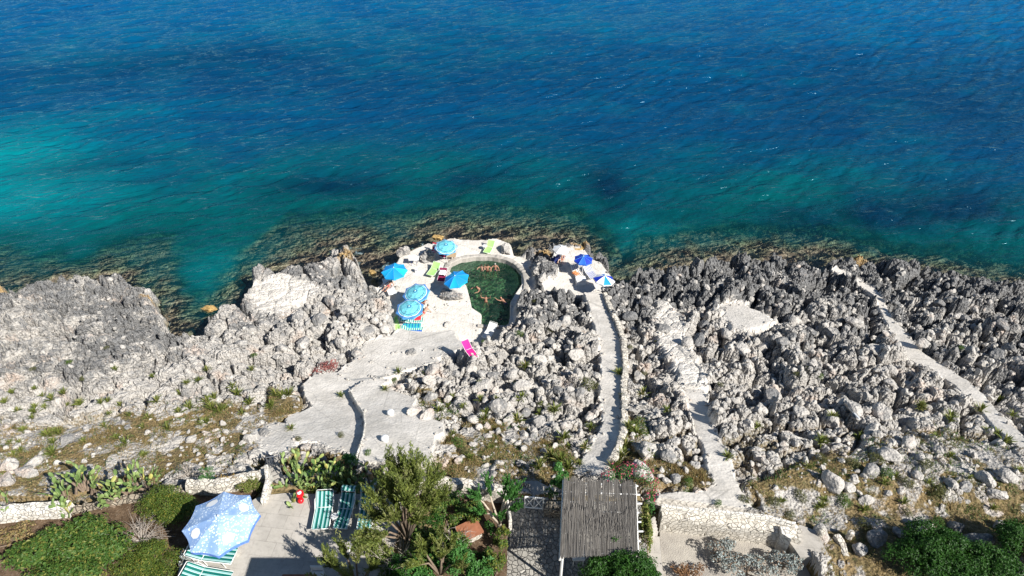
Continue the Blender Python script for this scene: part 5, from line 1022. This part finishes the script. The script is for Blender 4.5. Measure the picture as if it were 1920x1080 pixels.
# ------------------------------------------------------------------ people
def skin_mesh(V, E, Rd, mat, sub=1, name='person'):
    me = bpy.data.meshes.new(name); me.from_pydata([tuple(v) for v in V], E, []); o = bpy.data.objects.new(name, me); COL.objects.link(o)
    md = o.modifiers.new('Skin', 'SKIN'); md.use_smooth_shade = True; sv = me.skin_vertices[0].data
    for i, r_ in enumerate(Rd): sv[i].radius = (r_, r_) if not isinstance(r_, tuple) else r_; sv[i].use_root = (i == 0)
    o.modifiers.new('Sub', 'SUBSURF').levels = sub; o.modifiers['Sub'].render_levels = sub
    dg = bpy.context.evaluated_depsgraph_get(); m2 = bpy.data.meshes.new_from_object(o.evaluated_get(dg)); m2.name = name
    m2.materials.clear(); m2.materials.append(mat); bpy.data.objects.remove(o); o = bpy.data.objects.new(name, m2); COL.objects.link(o); return o
def person(label, loc, rz, pose, skin=None, hair=None, wear=None, woman=False, group=None, s=.88):
    """pose: torso, head, face directions and (upper, fore) arm and (thigh, shin) leg directions, in the person's own axes (x right, y front, z up)"""
    U = lambda v: Vector(v).normalized(); T = U(pose.get('torso', (0, 0, 1))); side = U(pose.get('side', (1, 0, 0))); fr = T.cross(side)*-1; hd = U(pose.get('head', T)); V, E, Rd = [], [], []
    def add(p, r, par=None):
        V.append(Vector(p)*s); Rd.append(r*s)
        if par is not None: E.append((par, len(V)-1))
        return len(V)-1
    pv = Vector((0, 0, 0)); a = add(pv, .135); w_ = add(pv+T*.16, .115, a); c = add(pv+T*.33, .135, w_); n0 = add(pv+T*.46, .085, c); nk = add(pv+T*.50+hd*.05, .052, n0)
    h1 = add(pv+T*.50+hd*.13, .070, nk); h2 = add(pv+T*.50+hd*.21, .085, h1); add(pv+T*.50+hd*.28, .066, h2); hc = pv+T*.50+hd*.21
    ff = U(pose.get('face', fr)); add(hc+ff*.085-hd*.01, .016, h2); sd = hd.cross(ff); add(hc+sd*.085, .018, h2); add(hc-sd*.085, .018, h2)
    for k, sg in ((0, 1), (1, -1)):
        up, fo = pose['arms'][k]; up, fo = U(up), U(fo); sh = add(pv+T*.44+side*sg*.175, .058, n0); el = add(V[sh]/s+up*.28, .042, sh); wr = add(V[el]/s+fo*.24, .028, el); pm = add(V[wr]/s+fo*.07, .034, wr)
        ax = U(fo.cross(T) if abs(fo.dot(T)) < .9 else fo.cross(side)); nn = fo.cross(ax)
        for q, (of, ln) in enumerate(((-.030, .068), (-.011, .078), (.009, .074), (.028, .060))): f1 = add(V[pm]/s+fo*.03+ax*of, .0095, pm); f2 = add(V[f1]/s+fo*ln*.55+nn*.008, .0088, f1); add(V[f2]/s+fo*ln*.45+nn*.022, .0075, f2)
        t1 = add(V[wr]/s+fo*.045-ax*.042, .011, wr); add(V[t1]/s+fo*.035-ax*.022, .009, t1)
    for k, sg in ((0, 1), (1, -1)):
        th, sn = pose['legs'][k]; th, sn = U(th), U(sn); hp = add(pv+side*sg*.085-T*.04, .095, a); kn = add(V[hp]/s+th*.41, .058, hp); ca = add(V[kn]/s+sn*.14, .056, kn); an = add(V[kn]/s+sn*.40, .036, ca)
        ft = U(pose.get('foot', (0, 1, .1))); ft = U(ft-sn*ft.dot(sn)) if abs(ft.dot(sn)) < .95 else U(fr); add(V[an]/s+sn*.05+ft*.15, .030, an)
    o = skin_mesh(V, E, Rd, skin or M_SKIN); o.location = loc; o.rotation_euler = (0, 0, rz); tag(o, label, 'person', group)
    g = G(); import mathutils
    # hair: a cap hugging the back and top of the skull
    Vh, Fh = [], []; nu, nv = 12, 6
    for j in range(nv+1):
        for i in range(nu):
            ph = math.pi*.62*j/nv; a_ = 2*math.pi*i/nu; d = hd*math.cos(ph)+(ff*math.cos(a_)+sd*math.sin(a_))*math.sin(ph); back_ = max(0, -d.dot(ff)); d2 = d*(.094 if d.dot(ff) < .35 or ph < .7 else .080); Vh.append((hc+hd*.02-ff*.008+d2*(1+.12*back_))*s)
    for j in range(nv):
        for i in range(nu): Fh.append((j*nu+i, (j+1)*nu+i, (j+1)*nu+(i+1) % nu, j*nu+(i+1) % nu))
    mk('hair', [tuple(v) for v in Vh], Fh, hair or M_HAIR, o, True)
    if wear:
        hp = [pv+side*sg*.085-T*.04 for sg in (1, -1)]; VV = [pv+T*.08, pv, hp[0], hp[1], hp[0]+U(pose['legs'][0][0])*.13, hp[1]+U(pose['legs'][1][0])*.13]
        q = skin_mesh([v*s for v in VV], [(0, 1), (1, 2), (1, 3), (2, 4), (3, 5)], [r_*s for r_ in (.13, .148, .108, .108, .095, .095)], wear, 1, 'shorts' if not woman else 'swimwear'); q.parent = o
        if woman: q = skin_mesh([(pv+T*.30)*s, (pv+T*.37)*s], [(0, 1)], [.142*s, .135*s], wear, 1, 'bikini_top'); q.parent = o
    return o
DN = (0, 0, -1); STAND = {'arms': [((.25, .1, -1), (.15, .35, -1)), ((-.25, .1, -1), (-.15, .35, -1))], 'legs': [((.1, .1, -1), (0, -.05, -1)), ((-.1, .1, -1), (0, -.05, -1))]}
def swim(a1, a2, t=(0, .1, 1), legs=None): return {'torso': t, 'head': (t[0], t[1]+.15, 1), 'arms': [a1, a2], 'legs': legs or [((.3, .3, -1), (.1, -.3, -1)), ((-.3, .3, -1), (-.1, -.3, -1))]}
def pp(px, py, z): p = at(px, py, z); return (p.x, p.y, z)
WZ = POOLZ-.12
person('swimmer with both arms spread, leftmost of the three at the seaward pool side', pp(904, 507, POOLZ), 2.9, swim(((.8, .5, -.5), (-.2, 1, .4)), ((-.8, .5, -.4), (.1, .9, .6))), M_SKIN2, M_HAIR, M_NAVY); 
person('swimmer raising one arm, middle of the three at the seaward pool side', pp(914, 507, POOLZ), 3.4, swim(((.5, .3, .7), (-.2, .4, 1)), ((-.6, .7, -.5), (.4, 1, 0))), M_SKIN, M_HAIR, M_REDF)
person('bather standing waist deep, rightmost of the three at the seaward pool side', pp(929, 505, POOLZ+.1), 3.0, swim(((.6, .5, -.5), (.2, 1, 0)), ((-.6, .5, -.5), (-.2, 1, .1))), M_SKIN, M_HAIRG, M_NAVY)
person('dark haired swimmer low in the middle of the pool', pp(901, 545, POOLZ-.22), 2.2, swim(((.7, .7, -.2), (-.2, 1, .2)), ((-.7, .6, -.3), (.2, 1, 0)), (.1, .5, .8)), M_SKIN, M_HAIR, M_NAVY)
person('swimmer with raised arms in the centre of the pool', pp(911, 565, POOLZ), 3.1, swim(((.5, .3, .3), (.1, .1, 1)), ((-.5, .3, .2), (-.1, .3, 1))), M_SKIN, M_HAIR, M_REDF)
person('swimmer floating on the back near the right wall of the pool', pp(947, 569, POOLZ-.05), .6, {'torso': (0, 1, .25), 'head': (0, 1, .5), 'face': (0, -.3, 1), 'arms': [((.8, -.5, 0), (.4, -.8, .1)), ((-.8, .7, .2), (-.3, .8, .3))], 'legs': [((.25, -1, -.1), (.1, -1, -.1)), ((-.25, -1, -.1), (-.1, -1, -.1))]}, M_SKIN, M_HAIR, M_NAVY)
SIT = lambda lean=-.15, k=.6: {'torso': (0, lean, 1), 'head': (0, .1, 1), 'arms': [((.35, .2, -1), (0, 1, -.3)), ((-.35, .2, -1), (0, 1, -.3))], 'legs': [((.15, 1, .05), (.05, .25, -1)), ((-.15, 1, .05), (-.05, .25, -1))], 'foot': (0, 1, 0)}
LIE = {'torso': (0, -.9, .42), 'head': (0, -.8, .6), 'face': (0, .6, .8), 'arms': [((.5, .5, -.35), (.1, 1, -.1)), ((-.5, .5, -.35), (-.1, 1, -.1))], 'legs': [((.12, 1, .30), (.02, 1, -.35)), ((-.12, 1, .02), (-.02, 1, -.02))], 'foot': (0, .3, 1)}
person('sunbather in red shorts leaning back on the white lounger under the left azure parasol', pp(729, 536, DECKZ+.50), 2.7, LIE, M_SKIN, M_HAIR, M_REDF)
person('tanned sunbather sitting on the ground right of the seaward twin parasol', pp(795, 567, DECKZ+.14), 1.9, {'torso': (0, -.35, 1), 'head': (0, .0, 1), 'arms': [((.4, -.5, -.8), (.1, -.2, -1)), ((-.3, .5, -.6), (0, 1, -.2))], 'legs': [((.15, 1, .5), (.05, .7, -.7)), ((-.15, 1, .3), (-.05, .8, -.45))], 'foot': (0, 1, .2)}, M_SKIN, M_HAIR, M_NAVY)
person('tanned sunbather stretched on the ground right of the parasol nearest the slope', pp(795, 586, DECKZ+.14), 2.4, {'torso': (0, -.8, .6), 'head': (0, -.5, 1), 'arms': [((.4, -.5, -.8), (.1, -.2, -1)), ((-.4, -.5, -.8), (-.1, -.2, -1))], 'legs': [((.15, 1, .35), (.05, 1, -.45)), ((-.15, 1, .0), (-.05, 1, -.0))], 'foot': (0, .3, 1)}, M_SKIN2, M_HAIR, M_REDF, True)
person('pale bather sitting under the faded white parasol', pp(1053, 486, DECKR+.14), 2.7, {'torso': (0, -.3, 1), 'head': (0, .2, 1), 'arms': [((.4, -.3, -.9), (.1, 0, -1)), ((-.3, .5, -.6), (0, 1, -.2))], 'legs': [((.15, 1, .5), (.05, .7, -.7)), ((-.15, 1, .5), (-.05, .7, -.7))], 'foot': (0, 1, .1)}, M_SKIN2, M_HAIRG, M_REDF, True)
person('sunbather seated on the chair edge under the seaward patterned parasol', pp(852, 478, DECKZ+.14), -.6, {'torso': (0, -.3, 1), 'head': (0, .2, 1), 'arms': [((.4, -.3, -.9), (.1, 0, -1)), ((-.3, .5, -.6), (0, 1, -.2))], 'legs': [((.15, 1, .3), (.05, .8, -.5)), ((-.15, 1, .3), (-.05, .8, -.5))], 'foot': (0, 1, .1)}, M_SKIN, M_HAIR, M_NAVY) if False else None
# ------------------------------------------------------------------ gardens
def hp_(px, py, z): p = at(px, py, z); return p.x, p.y
def bsh(name, label, cat, px, py, z, rx, ry, h, mat, n=16, r=.42, size=.09, dens=150, seed=0, **k):
    x, y = hp_(px, py, z+h*.5); return bush(name, label, cat, x, y, z, lobes_in(rx, ry, h, n, r, seed), mat, size, dens, **k)
bsh('shrub', 'big round green and yellow shrub at the lower left corner', 'shrub', 128, 1038, LGZ, 2.3, 1.55, 1.2, L_SHRUB, 30, .38, .13, 120, 1)
bsh('hedge', 'dense dark green hedge left of the big bubble parasol, seaward part', 'hedge', 326, 945, LGZ, 1.4, 1.1, 1.1, L_HEDGE, 22, .40, .055, 420, 2)
bsh('hedge', 'dense green hedge left of the lower terrace loungers', 'hedge', 282, 1052, LGZ, 1.45, .95, .9, L_HEDGE, 20, .40, .055, 420, 3)
bsh('shrub', 'grey green tufted plant at the corner of the lower terrace loungers', 'shrub', 345, 1052, LGZ+.2, .32, .4, .5, L_SILV, 6, .5, .09, 260, 4)
bsh('shrub', 'yellow green spiky succulent behind the big bubble parasol', 'succulent', 470, 910, LGZ+.1, .65, .38, .55, L_TUFT, 9, .45, .12, 240, 5, asp=.25)
bsh('shrub', 'feathery bright green fern behind the left hedge', 'shrub', 386, 895, LGZ, .4, .45, .75, L_GREEN, 6, .5, .08, 320, 6, asp=.25)
bsh('shrub', 'brownish dry shrub at the left edge beside the garden shrub', 'shrub', 20, 1010, LGZ, 1.1, .9, .5, L_GRASS, 9, .42, .09, 120, 7)
bsh('climbing_plant', 'ochre tinted creeper on the wall top behind the big parasol', 'creeper', 430, 898, LGZ+.45, 1.0, .25, .22, leaf_mat('ochre_leaf', (.20, .13, .04), (.42, .30, .10)), 10, .35, .08, 160, 8, sticks=3)
dead_shrub('bare grey dead shrub left of the big bubble parasol', *hp_(262, 1010, LGZ+.3), LGZ, 1.1, .9, 44, 9)
dead_shrub('bare grey dead shrub beyond the wall above the left hedge', *hp_(352, 888, 9.6), 9.2, .75, .7, 22, 10)
dead_shrub('tangle of bare grey branches in the middle garden, left one', *hp_(742, 1040, MGZ+1.2), MGZ+.2, .95, 1.7, 26, 11)
dead_shrub('tangle of bare grey branches in the middle garden, right one', *hp_(852, 1010, MGZ+1.0), MGZ+.2, .8, 1.2, 22, 12)
for i, (px, py, r_, h, n, sd, lb) in enumerate([(118, 922, .42, .55, 4, 31, 'prickly pear farthest left behind the white wall'), (150, 905, .6, .8, 6, 32, 'tall prickly pear rising above the end of the white wall'), (215, 925, .45, .5, 4, 33, 'low yellowish prickly pear in the middle of the wall clump'), (238, 905, .35, .6, 4, 37, 'prickly pear behind the middle of the wall clump'), (272, 900, .4, .6, 4, 34, 'prickly pear at the right end of the wall clump'), (8, 945, .35, .35, 3, 35, 'small prickly pear at the left edge on the white wall'), (118, 958, .3, .25, 2, 36, 'small prickly pear pads on the near side of the white wall')]):
    x, y = hp_(px, py+4, LGZ+.4); prickly_pear(lb, x, y, LGZ, r_, h, n+2, sd, L0=.30)
for i, (px, py, r_, h, n, sd, lb) in enumerate([(560, 888, .65, .7, 10, 41, 'large prickly pear clump beside the terrace stairs'), (600, 893, .55, .6, 6, 42, 'prickly pear clump in the middle behind the terrace loungers'), (690, 885, .45, .9, 4, 43, 'prickly pear with tall pads near the tamarisk'), (668, 905, .4, .4, 3, 44, 'low prickly pear just behind the middle terrace lounger'), (545, 905, .35, .35, 3, 45, 'low prickly pear next to the red ornament')]):
    x, y = hp_(px, py+6, TZ+.3); prickly_pear(lb, x, y, TZ-.7, r_, h+.3, n+3, sd, 'prickly pears behind the terrace', .32)
for k, (px, py) in enumerate([(600, 905), (625, 900), (650, 895), (585, 912), (640, 910)]):
    x, y = hp_(px, py, TZ); s = 1.9; place_mesh('spiky_plant', TUFTS[k % 3], (x, y, TZ-.5), k*1.3, (s, s, s*1.1), 'dark spiky plant in the cactus bed behind the terrace loungers', 'plant', 'spiky plants in the cactus bed')
bsh('shrub', 'dark brownish green undergrowth of the cactus bed behind the terrace', 'shrub', 620, 893, TZ-.9, 1.9, .55, .9, L_DARK, 16, .35, .08, 150, 13)
bsh('shrub', 'bright green leafy shrub in the cactus bed behind the loungers', 'shrub', 652, 872, TZ-.8, .5, .4, .95, L_GREEN, 6, .5, .08, 280, 14)
x, y = hp_(766, 985, MGZ+1.4)
tamarisk('big feathery yellow green tamarisk in the middle garden', x, y-.35, MGZ, 3.7, [(a_*1.1, b__*1.05, c_*1.42) for a_, b__, c_ in [(0, .2, 2.9), (.5, .8, 2.6), (-.5, .5, 2.6), (.2, 1.6, 2.2), (-.7, 1.0, 1.9), (.9, .3, 2.1), (-1.0, -.2, 1.9), (.6, -.5, 2.3), (-.3, -.6, 2.4), (.3, 1.2, 2.9), (.8, 1.3, 2.0), (-.2, 1.4, 2.5), (-1.2, -.7, 1.5), (.2, -.1, 2.6), (-.6, 1.6, 2.4), (.9, 1.9, 1.7), (-1.1, .4, 2.3), (1.2, .9, 1.6), (-.9, -.9, 1.6)]], L_PINE, 21, .11, None, .27, 1.3)
x, y = hp_(822, 1050, MGZ+1.4)
tamarisk('feathery green tree at the bottom of the middle garden', x, y-.2, MGZ, 2.4, [(0, .2, 2.3), (.6, .5, 2.0), (-.6, .4, 2.1), (.9, -.2, 1.6), (-.9, -.2, 1.7), (.1, .9, 1.9)], L_PINE, 27, .10, None, .26, .7)
x, y = hp_(932, 965, MGZ+1.2)
tamarisk('feathery green tree with a pale forked trunk beside the courtyard', x, y, MGZ, 2.5, [(-.9, .3, 2.1), (-.4, .9, 2.3), (.6, .5, 2.3), (.9, -.2, 1.9), (.2, -.5, 1.8), (-.8, -.2, 1.7), (.4, 1.0, 1.9), (.9, .8, 2.0)], L_GREEN, 22, .10, None, .22, .62, bark=plain('pale_bark', (.45, .38, .30), .9, .2))
x, y = hp_(672, 1062, MGZ+1.0); tamarisk('dark green feathery bush at the right edge of the terrace', x, y-.8, MGZ-.2, 3.1, [(-.9, .2, 2.7), (-.3, .6, 3.0), (.4, .3, 3.2), (.9, 0, 2.6), (0, -.4, 2.8), (-1.1, -.5, 2.2), (-.5, -.1, 3.3), (.3, -.8, 2.2)], L_PINE, 23, .10, None, .26, .8)
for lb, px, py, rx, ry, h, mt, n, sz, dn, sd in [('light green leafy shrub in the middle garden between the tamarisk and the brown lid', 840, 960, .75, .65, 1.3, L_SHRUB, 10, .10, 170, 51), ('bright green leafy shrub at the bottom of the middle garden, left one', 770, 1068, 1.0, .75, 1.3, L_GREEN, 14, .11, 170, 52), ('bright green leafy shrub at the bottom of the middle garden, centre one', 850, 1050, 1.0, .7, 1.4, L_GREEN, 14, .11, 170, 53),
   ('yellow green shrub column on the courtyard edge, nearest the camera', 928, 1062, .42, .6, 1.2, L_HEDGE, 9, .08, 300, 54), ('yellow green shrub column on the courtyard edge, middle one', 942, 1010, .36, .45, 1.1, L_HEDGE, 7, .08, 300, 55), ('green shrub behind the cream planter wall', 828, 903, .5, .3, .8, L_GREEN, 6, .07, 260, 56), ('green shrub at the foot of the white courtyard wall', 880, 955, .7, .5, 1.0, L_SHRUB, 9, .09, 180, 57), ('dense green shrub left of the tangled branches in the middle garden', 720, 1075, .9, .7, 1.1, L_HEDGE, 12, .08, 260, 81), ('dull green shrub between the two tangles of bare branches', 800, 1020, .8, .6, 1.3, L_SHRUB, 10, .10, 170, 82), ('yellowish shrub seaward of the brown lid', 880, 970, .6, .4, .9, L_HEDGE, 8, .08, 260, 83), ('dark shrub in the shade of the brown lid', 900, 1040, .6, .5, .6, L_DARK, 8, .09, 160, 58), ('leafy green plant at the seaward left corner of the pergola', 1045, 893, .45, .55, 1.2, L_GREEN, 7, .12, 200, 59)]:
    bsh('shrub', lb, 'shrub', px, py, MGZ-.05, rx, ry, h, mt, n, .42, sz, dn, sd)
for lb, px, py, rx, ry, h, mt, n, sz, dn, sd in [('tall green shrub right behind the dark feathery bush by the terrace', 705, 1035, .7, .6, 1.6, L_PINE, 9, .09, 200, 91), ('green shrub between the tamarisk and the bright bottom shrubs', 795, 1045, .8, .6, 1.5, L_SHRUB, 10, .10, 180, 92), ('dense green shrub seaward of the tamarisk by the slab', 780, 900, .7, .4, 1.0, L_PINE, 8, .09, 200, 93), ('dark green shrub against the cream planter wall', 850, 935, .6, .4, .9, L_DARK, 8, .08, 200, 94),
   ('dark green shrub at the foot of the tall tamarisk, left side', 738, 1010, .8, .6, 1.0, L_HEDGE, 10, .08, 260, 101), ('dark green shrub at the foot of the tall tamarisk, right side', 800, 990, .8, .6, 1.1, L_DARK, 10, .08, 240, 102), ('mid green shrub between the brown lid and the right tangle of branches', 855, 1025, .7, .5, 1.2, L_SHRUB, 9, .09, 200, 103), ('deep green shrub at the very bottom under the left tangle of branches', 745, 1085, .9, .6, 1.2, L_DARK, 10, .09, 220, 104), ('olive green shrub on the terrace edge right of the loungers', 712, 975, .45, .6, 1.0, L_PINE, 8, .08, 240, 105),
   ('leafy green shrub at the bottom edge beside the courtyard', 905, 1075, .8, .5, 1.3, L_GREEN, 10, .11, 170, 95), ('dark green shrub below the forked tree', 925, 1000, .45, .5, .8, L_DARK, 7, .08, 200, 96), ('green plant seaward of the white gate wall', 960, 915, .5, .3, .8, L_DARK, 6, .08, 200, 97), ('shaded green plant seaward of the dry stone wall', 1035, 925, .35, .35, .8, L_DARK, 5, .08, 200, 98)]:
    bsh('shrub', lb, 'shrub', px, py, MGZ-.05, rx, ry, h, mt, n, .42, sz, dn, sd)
p = at(880, 992, MGZ+.5); t = thing('tank_cover', 'reddish brown square lid lying among the shrubs of the middle garden', 'lid', (p.x, p.y, MGZ+.45), .5); g = G(); g.box((0, 0, 0), (.95, .75, .05), None, 0, .03); g.obj('lid', M_TERRA, t); g = G(); g.box((0, 0, -.28), (.8, .6, .5)); g.obj('box', M_WALLC, t)
# bottom right
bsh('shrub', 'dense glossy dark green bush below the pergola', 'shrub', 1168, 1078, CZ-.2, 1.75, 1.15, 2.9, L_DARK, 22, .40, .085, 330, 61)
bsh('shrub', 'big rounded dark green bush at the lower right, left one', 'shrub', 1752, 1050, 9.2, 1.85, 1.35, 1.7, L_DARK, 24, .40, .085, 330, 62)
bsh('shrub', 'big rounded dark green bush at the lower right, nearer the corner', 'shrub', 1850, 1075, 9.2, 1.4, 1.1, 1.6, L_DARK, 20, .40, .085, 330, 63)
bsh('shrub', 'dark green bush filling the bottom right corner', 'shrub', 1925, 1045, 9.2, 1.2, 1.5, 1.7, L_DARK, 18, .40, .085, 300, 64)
for i, (px, py, rx, ry, h, lb) in enumerate([(1345, 1035, .95, .6, .8, 'silvery grey shrub in the gravel yard, leftmost of three'), (1400, 1062, 1.2, .7, .9, 'silvery grey shrub in the gravel yard, middle one'), (1470, 1056, .9, .7, .8, 'silvery grey shrub in the gravel yard, rightmost of three')]):
    bsh('shrub', lb, 'shrub', px, py, GZ, rx, ry, h, L_SILV, 16, .36, .085, 170, 70+i, core=.6, group='silvery shrubs in the gravel yard')
bsh('shrub', 'dry reddish brown shrub in the gravel yard beside the concrete walk', 'shrub', 1285, 1068, GZ, .85, .6, .55, leaf_mat('rusty_leaf', (.13, .06, .03), (.34, .20, .10)), 12, .38, .08, 150, 75)
x, y = hp_(1190, 905, GZ+1.2)
t = bush('oleander', 'pink flowering oleander at the seaward right corner of the pergola', 'flowering shrub', x, y, CZ-.6, [(-.9, .25, 1.3, .55, .4, .45), (-.3, .3, 1.5, .5, .4, .45), (.3, .1, 1.6, .45, .45, .5), (.55, -.5, 1.5, .3, .5, .5), (.5, -1.1, 1.2, .22, .5, .5)], L_GREEN, .09, 150, asp=.35)
C, N, R_ = crown_pts([(-.9, .25, 1.45, .6, .42, .42), (-.3, .3, 1.65, .52, .42, .42), (.3, .1, 1.75, .5, .45, .45), (.6, -.5, 1.65, .34, .5, .42), (.5, -1.0, 1.4, .26, .5, .4)], 26, .85); V, F, r = leaves(C, N, .07, .9, .3, R_); mk('blossom', V, F, L_PINK, t, False, attrs={'rnd': r})
bsh('climbing_plant', 'yellowing creeper hanging along the right side of the pergola', 'creeper', 1208, 1000, CZ-.3, .2, 1.1, 1.7, L_TUFT, 10, .6, .10, 150, 77)
for i, (px, py, s) in enumerate([(1010, 880, 1.2), (1050, 868, 1.3), (1162, 862, 1.2), (1172, 838, 1.1), (1065, 880, 1.3), (1150, 882, 1.1)]):
    p = ground(px, py); place_mesh('leafy_plant', TUFTS[i % 3], p, i*1.1, (s*1.2, s*1.2, s*1.6), 'tall bright green leafy tuft near the landward end of the long path', 'plant', 'green tufts at the landward path end')

a, b_ = ground(1577, 772), ground(1604, 800); d_ = (b_-a).normalized(); g = G(); g.tube([a+Vector((0, 0, .55)), b_+Vector((0, 0, .45))], .05, 4); tag(g.obj('plank', M_WPAN), 'pale plank lying across the boulders right of the stepped path', 'plank')
